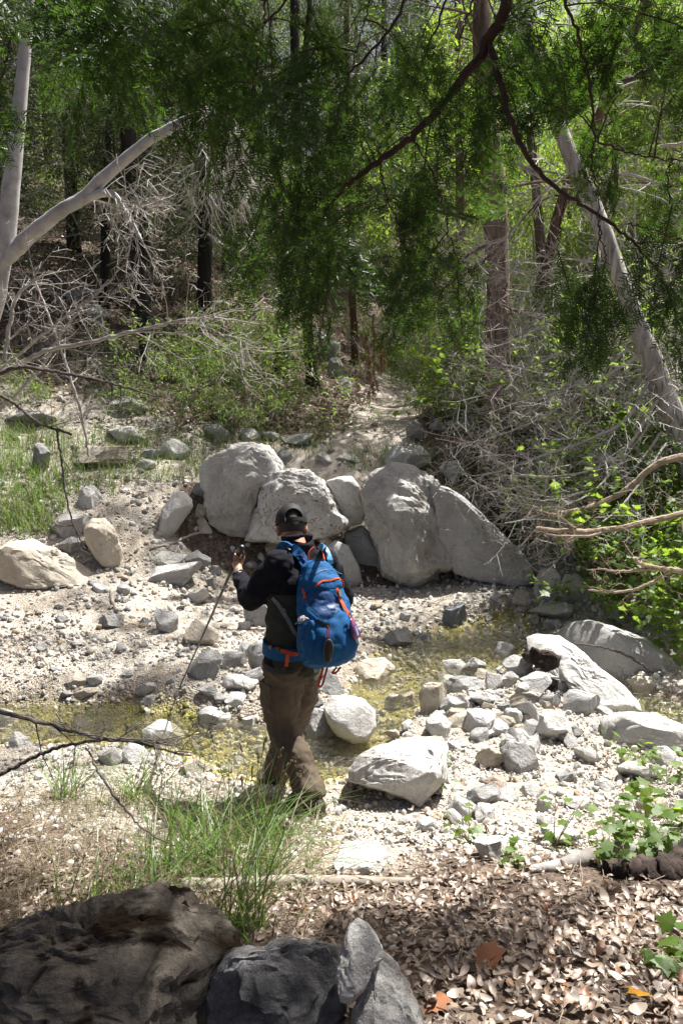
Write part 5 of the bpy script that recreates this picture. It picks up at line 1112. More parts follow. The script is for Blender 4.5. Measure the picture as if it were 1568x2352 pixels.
# haul loop, shoulder straps, load lifters
lp = np.array([P(708, 1284, 3.93), P(708, 1272, 3.94), P(714, 1262, 3.95), P(724, 1256, 3.96), P(735, 1259, 3.96), P(741, 1270, 3.95), P(745, 1285, 3.93)]); lp = smooth_path(lp, 24)
pp_('haul_loop', mk_mesh('haul_loop', *ribbon(lp, .021, unit(lp-P(726, 1282, 3.95)), .003), M_ORANGE))
def jstrap(px, width, mat, nm, off=.012, thick=.012, n=26): return strap(px, width, mat, nm, pp_, bvh=JB, n=n, off=off, thick=thick)
st, ps = jstrap([(640,1262),(652,1254),(668,1257),(682,1270),(692,1284),(702,1300)], .062, M_BLUE1, 'shoulder_strap')
jstrap([(664,1252),(663,1262),(661,1270)], .013, M_GREYW, 'strap_keeper', .022, .003, 10)
jstrap([(682,1268),(692,1280),(702,1294)], .022, M_BLUE2, 'load_lifter', .024, .004, 12)
jstrap([(733,1252),(741,1258),(748,1268),(754,1282),(758,1294)], .035, M_LBLUE, 'shoulder_strap', .012, .008)
jstrap([(737,1254),(744,1263),(749,1276)], .010, M_BLUE2, 'hydration_tube', .022, .006, 10)
jstrap([(627,1372),(634,1382),(648,1402),(664,1430),(676,1452),(688,1468)], .022, M_GREYW, 'lower_strap', .006, .003)
q, n_ = castn(JB, 650, 1402); pp_('strap_adjuster', mk_mesh('strap_adjuster', *boxm(q+n_*.009, unit(np.cross(n_, Zd))*.014, unit(np.cross(n_, np.cross(n_, Zd)))*.010, n_*.004), M_PLAST))
# hip belt
hc = (pe*.72+wa*.28)+Zd*.036; ring_ = []
for a_ in np.linspace(0, 2*np.pi, 61):
    ring_.append(hc+Rd*.171*math.cos(a_)+Fd*.138*math.sin(a_)+Zd*.018*math.sin(a_))
ring_ = np.array(ring_); bV, bF = ribbon(ring_, .072, ring_-hc, .014); hb = pp_('hip_belt', mk_mesh('hip_belt', bV, bF, M_BLUE1, smooth=False)); HB = bvh_of(bV, bF)
strap([(617,1481),(628,1485),(645,1493),(664,1499),(684,1503)], .021, M_ORANGE, 'belt_webbing', pp_, HB, off=.004)
strap([(660,1500),(659,1514),(658,1531)], .020, M_ORANGE, 'webbing_tail', pp_, HB, off=.016)
strap([(619,1470),(621,1480),(620,1490)], .022, M_GREYW, 'belt_edge', pp_, HB, off=.003)
q, n_ = castn(HB, 641, 1492); pp_('belt_buckle', mk_mesh('belt_buckle', *ellip(q+n_*.008, unit(np.cross(n_, Zd))*.010, unit(np.cross(n_, np.cross(n_, Zd)))*.021, n_*.007, 2), M_BLK))
q, n_ = castn(HB, 672, 1500); pp_('belt_slider', mk_mesh('belt_slider', *boxm(q+n_*.008, unit(np.cross(n_, Zd))*.012, unit(np.cross(n_, np.cross(n_, Zd)))*.013, n_*.003), M_RED))
# hanging loops under the pack
for (x, y, L_, sx) in ((746, 1530, 46, 9), (777, 1532, 14, 8)):
    q = smooth_path(np.array([P(x-4, y, 3.76), P(x-10, y+L_*.55, 3.75), P(x-14, y+L_*.97, 3.75), P(x-9, y+L_, 3.75), P(x-4, y+L_*.8, 3.75), P(x+sx*.7, y, 3.76)]), 26)
    pp_('webbing_loop', mk_mesh('webbing_loop', *ribbon(q, .011, (-.45, -1, .1), .0025), M_RED))
# sanitiser bottle and corded pouch hang from the pack: things of their own
q, n_ = castn(KB, 802, 1450); q = q+n_*.034; ub = unit([-.06, 0, 1.0])
ub = unit(P(799, 1430, 3.7)-P(812, 1472, 3.7)); hx = unit(np.cross(ub, n_)); bt = thing('gel_bottle', 'small purple gel bottle with white cap hanging from the backpack', 'bottle', tuple(q-ub*.06))
part('bottle_body', mk_mesh('bottle_body', *loft([(q+ub*s*1.0, hx*w_, n_*w_*.6) for s, w_ in ((-.052, .018), (-.048, .025), (.02, .027), (.035, .02), (.048, .010), (.062, .007))], 18, 3), M_PURP, smooth=True), bt)
part('bottle_cap', mk_mesh('bottle_cap', *tube([q-ub*.052, q-ub*.076], [.012, .0105], 14), M_WHITEP), bt)
part('label_print', mk_mesh('label_print', *boxm(q+n_*.0158-ub*.012, hx*.010, ub*.026, n_*.0008), m_plain('label_blue', (0.10, 0.16, 0.42), (0.3, 0.3, 0.5), 90, .4)), bt)
part('hanger', mk_mesh('hanger', *tube(smooth_path([q+ub*.05, q+ub*.075+hx*.012, q+ub*.095, q+ub*.075-hx*.010, q+ub*.05], 16), .0025, 6), M_BLK), bt)
q, n_ = castn(KB, 752, 1487); q = q+n_*.030; hx = unit(np.cross(Zd, n_)); pc = thing('corded_knife', 'black cord-wrapped knife sheath hanging from a red loop on the backpack', 'knife', tuple(q-Zd*.07))
part('sheath', mk_mesh('sheath', *loft([(q+Zd*s+hx*.06*s, hx*w_, n_*.011) for s, w_ in ((-.066, .012), (-.06, .02), (0, .022), (.04, .020), (.056, .012))], 16, 3), M_BLK, smooth=True), pc)
part('cord_wrap', mk_mesh('cord_wrap', *tube(np.array([q+Zd*(.054*math.sin(a_))+hx*(.022*math.cos(a_)+.003*math.sin(a_))+n_*.004 for a_ in np.linspace(0, 6.283, 40)]), .0055, 7), M_CORDP), pc)
part('red_loop', mk_mesh('red_loop', *tube(smooth_path([q+Zd*.05-n_*.004, q+Zd*.09-hx*.006-n_*.008, q+Zd*.125-n_*.014, q+Zd*.085+hx*.007-n_*.008, q+Zd*.05], 18), .0026, 6), M_RED), pc)

# ---------------------------------------------------------------- trekking pole
pol = thing('trekking_pole', 'dark trekking pole planted at the creek edge, gripped in the hiker\'s left hand', 'pole', tuple(tip))
Lq = np.linalg.norm(gtop-tip); at_ = lambda s: gtop-pa*s
gr = part('grip', mk_mesh('grip', *tube([at_(.0), at_(.008), at_(.03), at_(.05), at_(.07), at_(.12), at_(.15), at_(.17)], [.012, .019, .021, .018, .015, .0165, .015, .012], 16), M_BLK, smooth=True), pol)
part('lower_grip', mk_mesh('lower_grip', *tube([at_(.17), at_(.30), at_(.40)], [.0115, .0115, .0105], 12), M_BLK, smooth=True), pol)
part('upper_shaft', mk_mesh('upper_shaft', *tube([at_(.40), at_(.85)], [.0085, .0085], 12), M_METAL, smooth=True), pol)
part('lower_shaft', mk_mesh('lower_shaft', *tube([at_(.85), tip+pa*.05], [.0070, .0055], 12), M_METAL, smooth=True), pol)
part('flick_lock', mk_mesh('flick_lock', *merge([tube([at_(.40), at_(.45)], [.0125, .0125], 12), boxm(at_(.425)+RGT*.013, RGT*.008, pa*.02, np.cross(RGT, pa)*.006)]), M_PLAST), pol)
part('band', mk_mesh('band', *tube([at_(.85), at_(.87)], [.0088, .0088], 12), m_plain('band_teal', (0.02, 0.16, 0.17), None, 9, .5)), pol)
part('basket', mk_mesh('basket', *tube([tip+pa*.055, tip+pa*.062], [.022, .018], 14), M_BLK), pol)
part('tip', mk_mesh('tip', *tube([tip+pa*.05, tip-pa*.015], [.0055, .002], 8), M_METAL), pol)
wr = smooth_path([at_(.02), at_(.05)+bk*.03-sd_*.02, palm+bk*.018-pa*.02, palm+bk*.019+sd_*.03-pa*.012, at_(.08)+sd_*.04+bk*.004, at_(.03)], 26)
part('wrist_strap', mk_mesh('wrist_strap', *ribbon(wr, .018, unit(wr-hand+bk*.01), .002), m_plain('wrist_webbing', (0.03, 0.032, 0.036), (0.18, 0.18, 0.19), 30, .8)), pol)
# ---------------------------------------------------------------- fir hanging over the near bank
M_NEED = m_leaf('needle_fir', (0.017, 0.044, 0.007), (0.036, 0.082, 0.012), (0.10, 0.20, 0.02), .42, .025, .5)
M_NEEDN = m_leaf('needle_new', (0.06, 0.12, 0.02), (0.10, 0.18, 0.03), (0.28, 0.42, 0.05), .45, .05, .45)
M_NEEDB = m_leaf('needle_dead', (0.16, 0.085, 0.04), (0.24, 0.14, 0.07), (0.25, 0.14, 0.05), .3, .03, .5)
M_FIRB = m_plain('fir_bark', (0.045, 0.030, 0.024), (0.085, 0.056, 0.042), 14, .85, 40, .5, .006)
def needles_on(br, per_m, ln, rg, wd=.0052):
    pos, dr = [], []
    for p, r, l in br:
        Ls = np.linalg.norm(np.diff(p, axis=0), axis=1).sum(); n = int(Ls*per_m); f = np.linspace(.02, .999, n)*(len(p)-1)
        i = np.minimum(f.astype(int), len(p)-2); q = p[i]+(p[i+1]-p[i])*(f-i)[:, None]; t_ = unit(p[i+1]-p[i])
        s = np.where(np.arange(n) % 2 == 0, 1., -1.)[:, None]; side = unit(np.cross(t_, [0, 0, 1.0])+1e-6)
        upv = np.cross(side, t_); dr.append(t_*rg.uniform(.35, .75, (n, 1))+side*s+upv*rg.normal(0, .18, (n, 1))); pos.append(q)
    pos = np.concatenate(pos); dr = np.concatenate(dr); n = len(pos); R = basis(dr, rg.normal(size=n)*.6)
    tV = np.array([[0, -.5*wd/ln, 0], [0, .5*wd/ln, 0], [.7, .5*wd/ln, 0], [1, 0, 0], [.7, -.5*wd/ln, 0]]); tF3 = np.array([[0, 1, 2], [0, 2, 4], [2, 3, 4]])
    V, F = scatter(tV, tF3, R, ln*rg.uniform(.75, 1.15, n), pos); return V, F, np.repeat(rg.random(n), 5)
def spray(seed, L, nside, per_m=210, ln=.029, mat=None, droop=.12):
    rg = RNG(seed); br = []; n = 9
    s = np.linspace(0, 1, n); main = np.column_stack([s*L, .02*L*np.sin(s*5+seed), -droop*L*s**1.7]); br.append((main, .0026*np.linspace(1, .4, n), 0))
    for k in range(nside):
        f = .10+.85*(k+.5)/nside; p0 = np.array([np.interp(f, s, main[:, c]) for c in range(3)]); sd = 1 if k % 2 else -1
        l_ = L*.50*(1-f*.72)*rg.uniform(.75, 1.15); a_ = rg.uniform(.75, 1.05); d = np.array([math.cos(a_), sd*math.sin(a_), -.10+rg.normal()*.1]); u = np.linspace(0, 1, 6)
        q = p0+d*l_*u[:, None]; q[:, 2] -= droop*1.2*l_*u**2; q[:, 0] += .12*l_*u**2; br.append((q, .0015*np.linspace(1, .5, 6), 1))
        if l_ > .09:
            for e_ in (1, -1):
                fj = rg.uniform(.4, .6); p1 = p0+d*l_*fj; a2 = math.atan2(d[1], d[0])+e_*.75; d2 = np.array([math.cos(a2), math.sin(a2), -.15]); l2 = l_*.42; u2 = np.linspace(0, 1, 4)
                br.append((p1+d2*l2*u2[:, None], .0011*np.linspace(1, .6, 4), 2))
    V1, F1 = twigs(br, sides=(5, 3, 3)); V2, F2, tn = needles_on(br, per_m, ln, rg); V, F = merge([(V1, F1), (V2, F2)]); n1 = sum(len(f) for f in F1)
    return mk_mesh('spray', V, F, [mat or M_NEED, M_FIRB], np.concatenate([np.zeros(len(V1)), tn]), np.concatenate([np.ones(n1, int), np.zeros(len(F2), int)]))
SPR = [spray(k, .44, 10) for k in range(4)] + [spray(10+k, .32, 7) for k in range(3)]
SPN = [spray(20, .10, 4, 420, .022, M_NEEDN)]; SPB = [spray(30, .42, 10, 260, .022, M_NEEDB)]

TRK = np.array([2.35, 0.7, float(gz(2.35, .7))])
fir = thing('fir_tree', 'dark green fir whose drooping needle sprays hang across the top of the view', 'tree', tuple(TRK))
p = smooth_path(np.array([TRK-[0, 0, .3], TRK+[-.05, .05, 3], TRK+[.05, 0, 7], TRK+[0, .1, 11]]), 30)
V, F = tube(p, np.linspace(.24, .05, 30), 16, rough=.05, seed=1); part('trunk', mk_mesh('trunk', V, F, m_bark('fir_trunk_bark', (.06, .042, .033), (.14, .10, .08), (.10, .08, .065), 3, 12, .9, .03), smooth=True), fir)
# main boughs: (x, y, Y, width) pixels; each carries side shoots with sprays
TR_ = lambda z: [TRK[0], TRK[1]]
BG = [
 ('A', [(1260,-260,2.5,40),(1190,-110,2.75,36),(1166,0,2.85,30),(1122,92,2.95,26),(1040,208,3.0,21),(950,310,3.05,17),(870,398,3.1,14),(815,465,3.15,10),(770,540,3.2,7),(735,640,3.2,4)], 1.0),
 ('B', [(1124,95,2.95,17),(1150,200,2.9,15),(1190,320,2.85,14),(1232,428,2.85,12),(1300,528,2.8,10),(1370,600,2.8,9),(1440,690,2.8,7),(1500,800,2.8,4)], .6),
 ('C', [(1270,-140,2.6,18),(1300,0,2.65,15),(1335,110,2.7,13),(1357,220,2.75,12),(1366,310,2.8,10),(1420,350,2.8,8),(1490,380,2.8,7),(1590,395,2.8,5)], .35),
 ('D', [(1366,310,2.8,8),(1358,400,2.8,7),(1368,500,2.8,6),(1374,620,2.8,5),(1372,740,2.8,3)], .5),
 ('E', [(950,318,3.05,8),(985,420,3.0,7),(1010,520,3.0,6),(1025,620,3.0,4),(1030,690,3.0,3)], .85),
 ('F', [(872,398,3.1,8),(880,490,3.1,7),(900,580,3.1,5),(915,640,3.1,3)], 1.0),
 ('G', [(980,-120,3.3,16),(900,60,3.3,13),(790,180,3.35,11),(700,300,3.4,9),(650,400,3.4,7),(620,500,3.4,5),(600,580,3.4,3)], 1.1),
 ('H', [(760,-120,3.4,13),(640,20,3.4,10),(575,90,3.4,8),(540,160,3.45,6),(520,210,3.5,3)], 1.1),
 ('I', [(470,-140,3.2,10),(430,0,3.2,8),(405,60,3.2,6),(400,110,3.2,4)], .5),
 ('J', [(240,-140,3.2,9),(220,0,3.2,7),(205,60,3.2,5),(200,110,3.2,3)], .4),
 ('K', [(60,-140,3.1,8),(50,-10,3.1,6),(30,80,3.1,4),(10,150,3.1,3)], .35),
 ('L', [(1060,-120,3.5,12),(1010,40,3.5,10),(960,160,3.5,9),(900,260,3.5,7),(820,330,3.5,5),(740,380,3.5,3)], 1.3),
 ('M', [(1440,-140,2.7,10),(1470,-10,2.7,8),(1510,80,2.7,6),(1560,160,2.7,4)], .55),
 ('O', [(1300,528,2.8,7),(1290,600,2.8,6),(1285,670,2.8,5),(1280,740,2.8,3)], .35),
 ('Q', [(1372,602,2.8,7),(1380,680,2.75,5),(1390,770,2.75,3)], .35),
 ('R', [(1440,640,2.75,7),(1500,660,2.7,6),(1560,700,2.7,5),(1600,780,2.7,3)], .6),
 ('S', [(700,300,3.4,7),(720,400,3.35,6),(730,500,3.3,4),(700,600,3.3,3)], 1.2),
 ('U', [(1100,-140,3.0,10),(1085,0,3.0,9),(1060,80,3.0,7),(1050,160,3.0,4)], 1.1),
 ('W', [(620,-140,3.0,10),(610,-10,3.0,8),(600,90,3.0,6),(580,190,3.0,3)], .9),
 ('X', [(860,-140,2.9,10),(850,-10,2.9,8),(830,80,2.9,6),(800,170,2.9,3)], 1.0),
 ('Y', [(1540,390,2.8,6),(1530,470,2.8,5),(1540,560,2.75,3)], .5),
]
rgF = RNG(404); BPTS = []
def add_spray(p, d, me, s, roll=None):
    d = unit(d); z_ = unit(CAMP-np.asarray(p))+rgF.normal(size=3)*.55+np.array([0, 0, .35]); y_ = unit(np.cross(z_, d)); R = np.stack([d, y_, np.cross(d, y_)], -1)
    o = link('spray', me, fir); o.matrix_basis = Matrix.Translation(Vector(p)-fir.location) @ Matrix(R.tolist()).to_4x4() @ Matrix.Scale(s, 4); return o
for nm, pp, dens in BG:
    pp = [(x_, y_ if y_ < 330 else 330+(y_-330)*.6, Y_, w_) for x_, y_, Y_, w_ in pp]
    p, r = px_path(pp, 10+6*len(pp), .004, len(nm)+ord(nm[0])); r = np.maximum(r*.5/1, .0025) if nm not in 'AB' else r*.9/1
    prt = [tube(p, r, 8, rough=.05, seed=ord(nm[0]))]; n = len(p); L = np.linalg.norm(np.diff(p, axis=0), axis=1).sum()
    br = []
    nsh = int(L*2.6*dens)
    for q in range(nsh):
        f = rgF.uniform(.12 if nm != 'A' else .3, 1.0)*(n-1); i = min(int(f), n-2); b0 = p[i]; t_ = unit(p[i+1]-p[i])
        sd = rgF.choice([-1, 1]); side = unit(np.cross(t_, [0, 1., 0]))*sd
        d = unit(t_*rgF.uniform(.3, .9)+side*rgF.uniform(.3, .9)+np.array([0, rgF.normal()*.3, -.15])); l_ = rgF.uniform(.10, .36)
        u = np.linspace(0, 1, 6)[:, None]; tw = b0+d*l_*u+np.array([0, 0, -.30])*l_*u**2; br.append((tw, np.linspace(.0034, .0018, 6), 0))
        e_ = unit(tw[-1]-tw[-2]); add_spray(tw[-1], e_+[0, 0, -.05], SPR[int(rgF.integers(7))], rgF.uniform(.75, 1.15))
        if rgF.random() < .6: add_spray(tw[3], unit(tw[3]-tw[2])+rgF.normal(size=3)*.5+[0, 0, -.3], SPR[int(rgF.integers(7))], rgF.uniform(.5, .9))
        if rgF.random() < .10: add_spray(tw[-1]+e_*.25, e_, SPN[0], rgF.uniform(.7, 1.1))
    if br: prt.append(twigs(br, sides=(5, 3, 3)))
    V, F = merge(prt); part('bough', mk_mesh('bough', V, F, M_FIRB, smooth=True), fir); BPTS.append(p)
    add_spray(p[-1], p[-1]-p[-3]+[0, 0, -.02], SPR[int(rgF.integers(4))], 1.0)
# an even veil of sprays, each on a twig from the nearest bough
BP_ = np.concatenate(BPTS); YL = ([-60, 330, 420, 560, 640, 900, 1060, 1110, 1200, 1260, 1400, 1640], [30, 40, 150, 430, 600, 640, 560, 230, 180, 380, 430, 450]); tw_ = []
for q in range(110):
    x = rgF.uniform(-40, 1600); yl = np.interp(x, *YL); y = -60+(yl+60)*rgF.random()**.85*.92
    b0 = P(x, y, 3.1); dd = np.linalg.norm(BP_-b0, axis=1); j = int(np.argmin(dd))
    if dd[j] > .55: continue
    a0 = BP_[j]; b0 = b0+np.array([0, (a0[1]-b0[1])*.7+rgF.normal()*.12, 0]); v_ = b0-a0; u = np.linspace(0, 1, 7)[:, None]; pt = a0+v_*u+np.array([0, 0, .10*np.linalg.norm(v_)])*np.sin(u*np.pi)
    tw_.append((pt, np.linspace(.0032, .0018, 7), 0)); d = unit(pt[-1]-pt[-2])*.8+np.array([rgF.normal()*.6, rgF.normal()*.3, -.45]); add_spray(pt[-1], d, SPR[int(rgF.integers(7))], rgF.uniform(.7, 1.1))
    if rgF.random() < .12: add_spray(pt[-1]+unit(d)*.2, d, SPN[0], rgF.uniform(.7, 1.0))
V, F = twigs(tw_, sides=(5, 3)); part('twigs', mk_mesh('twigs', V, F, M_FIRB, smooth=True), fir)['kind'] = 'stuff'
o = add_spray(P(858, 720, 3.1), [0.02, 0, -1], SPB[0], .78); o.scale = (.85, .4, .6); o['label'] = 'dead brown spray hanging over the trail'
SHADE_BO = [(1.7, 3.3, 5.0), (.8, 3.8, 5.3), (.6, 4.8, 6.6), (1.2, 5.0, 7.0), (.2, 4.4, 6.2)]  # ends of unseen boughs added overhead to shade the near bank
for ex, ey, ez in SHADE_BO:
    b0 = np.array([TRK[0], TRK[1], ez+.5]); e0 = np.array([ex, ey, ez]); u = np.linspace(0, 1, 16)[:, None]; pth = b0*(1-u)+e0*u+np.array([0, 0, .3])*np.sin(u*np.pi)
    V, F = tube(pth, np.linspace(.026, .005, 16), 7); part('bough', mk_mesh('bough', V, F, M_FIRB, smooth=True), fir)
    for q in range(15):
        i = int(rgF.integers(5, 16)); dd = unit(e0-b0)*.5+rgF.normal(size=3)*[.7, .7, .08]; add_spray(pth[i], dd, SPR[int(rgF.integers(4))], rgF.uniform(.9, 1.4))
# boughs above the view, carrying the near shade
for k in range(10):
    z = rgF.uniform(3.6, 7.5); an = rgF.uniform(1.2, 4.0); L = rgF.uniform(2.0, 3.4); d = np.array([math.cos(an), math.sin(an)*.9+.25, -.05]); b0 = np.array([TRK[0], TRK[1], TRK[2]+z]); u = np.linspace(0, 1, 14)[:, None]
    pth = b0+d*L*u+np.array([0, 0, -.5])*u**2
    px_ = pth-CAMP; vis = (px_[:, 1] > .6) & (px_@UPV/np.maximum(px_@FWD, .1) < .80) & (np.abs(px_[:, 0]/np.maximum(px_@FWD, .1)) < .55)
    if vis.any(): continue
    V, F = tube(pth, np.linspace(.022, .005, 14), 7); part('bough', mk_mesh('bough', V, F, M_FIRB, smooth=True), fir)
    for q in range(int(L*7)):
        i = int(rgF.integers(3, 14)); dd = np.array([d[0], d[1], -.2])*.6+rgF.normal(size=3)*[.6, .6, .15]; add_spray(pth[i], dd, SPR[int(rgF.integers(4))], rgF.uniform(1.2, 1.9))
# ---------------------------------------------------------------- logs and sticks
m, t, out = _nodes('weathered_wood'); co = coords(t); v = mapping(t, co, (3, 26, 26), (0, 0, math.radians(14)))
n1 = tex(t, v, 1.0, 6, .7, .8); n2 = tex(t, co, 5, 4)
col = mixc(t, ramp(t, n1, [(.35, (0, 0, 0)), (.65, (1, 1, 1))]).outputs[0], (.06, .05, .042), (.205, .19, .17)); col = mixc(t, ramp(t, n2, [(.55, (0, 0, 0)), (.75, (1, 1, 1))]).outputs[0], col, (.085, .048, .025))
pbsdf(t, out, col, .92, bump(t, mth(t, 'ADD', n1, mth(t, 'MULTIPLY', n2, .6)), 1.0, .02), .15); M_WOOD = m
m, t, out = _nodes('stump_wood'); co = coords(t); v = mapping(t, co, (2.2, 7, 10), (0, math.radians(-12), math.radians(20)))
n1 = tex(t, v, 1.0, 7, .62, .5); n2 = tex(t, co, 6, 4); n3 = tex(t, co, 34, 8, .75)
col = mixc(t, ramp(t, n3, [(.35, (0, 0, 0)), (.65, (1, 1, 1))]).outputs[0], (.15, .128, .10), (.31, .275, .225)); col = mixc(t, ramp(t, n1, [(.38, (1, 1, 1)), (.45, (0, 0, 0))]).outputs[0], col, (.03, .02, .014))
col = mixc(t, ramp(t, n2, [(.58, (0, 0, 0)), (.70, (1, 1, 1))]).outputs[0], col, (.075, .05, .03))
pbsdf(t, out, col, .95, bump(t, mth(t, 'ADD', mth(t, 'MULTIPLY', n1, 1.4), mth(t, 'MULTIPLY', n3, .7)), 1.0, .035), .1); M_STUMP = m
V, f, C = outline_rock([(-140,2260),(-60,2195),(0,2165),(100,2120),(200,2072),(330,2055),(420,2062),(485,2105),(526,2158),(518,2205),(492,2255),(486,2330),(478,2420),(-160,2420)], 1.72, .26, 97, s=6, rough=.05, cuts=4, inpow=.6)
rel = V-C; ga = unit([.93, .10, .30]); gb = unit(np.cross(ga, [0, 1, 0])); gc = np.cross(ga, gb)
q_ = np.column_stack([rel@ga*2.2, rel@gb*11, rel@gc*11])+.25*np.column_stack([fbm(rel*5, 1, 2), fbm(rel*5+9, 1, 2), fbm(rel*5+17, 1, 2)])
rdg = np.abs(fbm(q_, .9, 4)); chip = np.floor(fbm(rel*[5, 5, 8]+3, 1, 2)*5)/5
V = V+unit(rel)*(np.minimum(rdg, .28)*.11-.02+.022*chip+.008*fbm(rel*22+5, .7, 5))[:, None]; base = np.array([C[0], C[1], V[:, 2].min()])
st = thing('stump', 'big weathered broken log end filling the lower left corner', 'log', tuple(base)); me_ = mk_mesh('wood', V, f, M_STUMP, smooth=True); me_.set_sharp_from_angle(angle=math.radians(40)); part('wood', me_, st)
def log(name, label, pp, mat, seed, sides=14, rough=.08, n=30, cat='log', lift=None):
    p, r = px_path(pp, n, .004, seed); b = p[len(p)//2]
    z = gz(p[:, 0], p[:, 1])
    if lift is not None: p[:, 2] = z+r*lift
    root = thing(name, label, cat, (b[0], b[1], float(gz(b[0], b[1])))); V, F = tube(p, r, sides, rough=rough, seed=seed)
    part('wood', mk_mesh('wood', V, F, mat, smooth=True), root); return root
def glog(name, label, px, mat, seed, lift=.5, **kw):
    """log or stick lying on the ground; px = (x, y, width)"""
    pp = [(x, y, float(G(x, y)[1]), w) for x, y, w in px]; return log(name, label, pp, mat, seed, lift=lift, **kw)
M_PALEW = m_plain('wood_bleached', (.36, .32, .275), (.22, .185, .15), 6, .9, 30, .5, .004, stretch=(1, 3, 3))
M_GREYWD = m_bark('wood_grey', (.20, .19, .18), (.33, .32, .305), (.14, .115, .10), 4, 10, .7, .01)
glog('fallen_log', 'thin bleached log lying across behind the stump and grass', [(420,2052,34),(520,2048,34),(640,2042,32),(760,2038,30),(880,2040,24),(1000,2040,16),(1080,2044,10)], M_PALEW, 1, 1.0)
glog('fallen_log', 'grey weathered log rising to the right edge under the maple seedlings', [(1210,2012,20),(1290,1998,34),(1370,1982,44),(1450,1966,52),(1530,1950,60),(1620,1930,66)], M_GREYWD, 2, .5)
rt = glog('rotten_log', 'dark rotting broken wood below the grey log at the right edge', [(1390,2010,46),(1460,2018,70),(1530,2014,80),(1620,2005,90)], m_bark('wood_rotten', (.02, .016, .014), (.07, .05, .042), (.035, .027, .024), 6, 14, 1.0, .03), 3, .2, rough=.12)
STK = [('long pale stick lying right of the upright stone', [(880,2186,10),(930,2176,9),(972,2170,8)], M_PALEW), ('curved pale stick in the leaf litter behind the upright stone', [(790,2055,5),(830,2072,6),(870,2085,6),(905,2092,4)], M_PALEW),
 ('short curved brown stick standing by the flat white rock', [(785,1776,8),(800,1790,10),(808,1812,11),(806,1832,9)], M_TWIGT), ('dark stick lying at the edge of the flat white rock', [(812,1800,10),(850,1808,9)], M_TWIGD),
 ('forked pale stick in the dry wash left of the pole', [(252,1352,6),(258,1380,8),(266,1402,9),(285,1425,5)], M_PALEW), ('straight pale stick lying below the boulder row', [(345,1264,5),(390,1252,6),(430,1238,6),(470,1228,5)], M_TWIG),
 ('pale stick along the near bank left of the grass', [(70,1832,8),(120,1834,9),(180,1826,9),(220,1818,6)], M_PALEW), ('thin pale stick slanting through the left litter', [(70,1838,5),(120,1862,6),(170,1900,6),(195,1928,4)], M_PALEW), ('dark stick on the left bank at the picture edge', [(0,1838,8),(40,1834,8),(85,1824,6)], M_TWIGD),
 ('stub of pale stick in the left litter', [(50,1918,10),(80,1912,12),(105,1905,9)], M_PALEW), ('long grey stick sloping behind the stump at left', [(30,2150,10),(60,2110,11),(85,2075,9),(110,2040,6)], M_TWIG), ('long dark stick lying across the litter at left', [(-10,2038,5),(60,2020,6),(130,2008,6),(200,2012,4),(290,2020,3)], M_TWIGD),
 ('pale stick lying in the grass left of the hiker\'s feet', [(270,1868,7),(330,1880,8),(400,1884,8),(480,1880,7),(550,1866,5)], M_PALEW), ('dark twig in the litter beyond the flat stone', [(890,1942,6),(930,1936,7),(965,1934,5)], M_TWIGD), ('thin dark stick in the litter at lower right', [(1510,2110,7),(1460,2120,6),(1410,2135,5)], M_GREYWD),
 ('thin brown twig beside the bottom right corner', [(1540,2352,8),(1535,2290,8),(1545,2240,7),(1550,2200,5)], M_TWIGT), ('grey stick at the right edge of the litter', [(1495,2272,8),(1540,2278,9),(1600,2284,9)], M_TWIG), ('small grey stick near the grey log', [(1395,2132,4),(1420,2110,6),(1450,2095,7)], M_TWIG),
 ('thin twig among the litter in the middle of the lower edge', [(935,1930,5),(970,1965,6),(1000,1995,5)], M_TWIGD), ('brown twig on the litter below the flat stone', [(850,2100,5),(905,2118,5),(950,2112,4)], M_TWIGT)]
for k, (lb, px, mt) in enumerate(STK): glog('stick', lb, px, mt, 50+k, .7, sides=8, rough=.1, n=16, cat='stick')
# driftwood on the sloping boulder and dark runner over the round one
V, f, C = outline_rock([(1200,1505),(1225,1488),(1262,1496),(1285,1512),(1278,1530),(1250,1540),(1215,1522)], 5.45, .08, 5, s=4, rough=.22, cuts=0)
o = link('driftwood', mk_mesh('driftwood', V-C, f, m_bark('wood_dark_wet', (.012, .010, .009), (.05, .035, .03), (.025, .018, .015), 8, 20, 1, .02), smooth=True), None, tuple(C)); tag(o, 'dark splintered driftwood lodged at the upper end of the long sloping boulder', 'driftwood')
traced('root_runner', 'thin black root draped over the round grey boulder', 'root', [[(1315,1478,6.05,4),(1365,1484,6.05,5),(1410,1494,6.05,6),(1450,1512,6.05,6),(1490,1538,6.05,5),(1530,1560,6.05,4)]], M_TWIGD, 44, 0)
g = G(1002, 1838)
# pine cone
cone = thing('pine_cone', 'small dark pine cone at the right end of the flat white rock', 'cone', tuple(g)); kV = []
sc_t = (np.array([[0, -.4, 0], [0, .4, 0], [1, .25, .25], [1, -.25, .25]]), np.array([[0, 1, 2, 3]])); rg = RNG(3); n = 70; aa = np.arange(n)*2.4; ss = np.linspace(0, 1, n)
rr = .018*np.sin(np.pi*(.15+.8*ss)); dirs = np.column_stack([np.full(n, .5), np.cos(aa), np.sin(aa)]); pos = np.column_stack([ss*.075, np.cos(aa)*rr*.5, np.sin(aa)*rr*.5])
V, F = scatter(sc_t[0], sc_t[1], basis(dirs), .5*rr+.006, pos); part('scales', mk_mesh('scales', V+g+[-.03, 0, .018], F, M_TWIGD), cone)

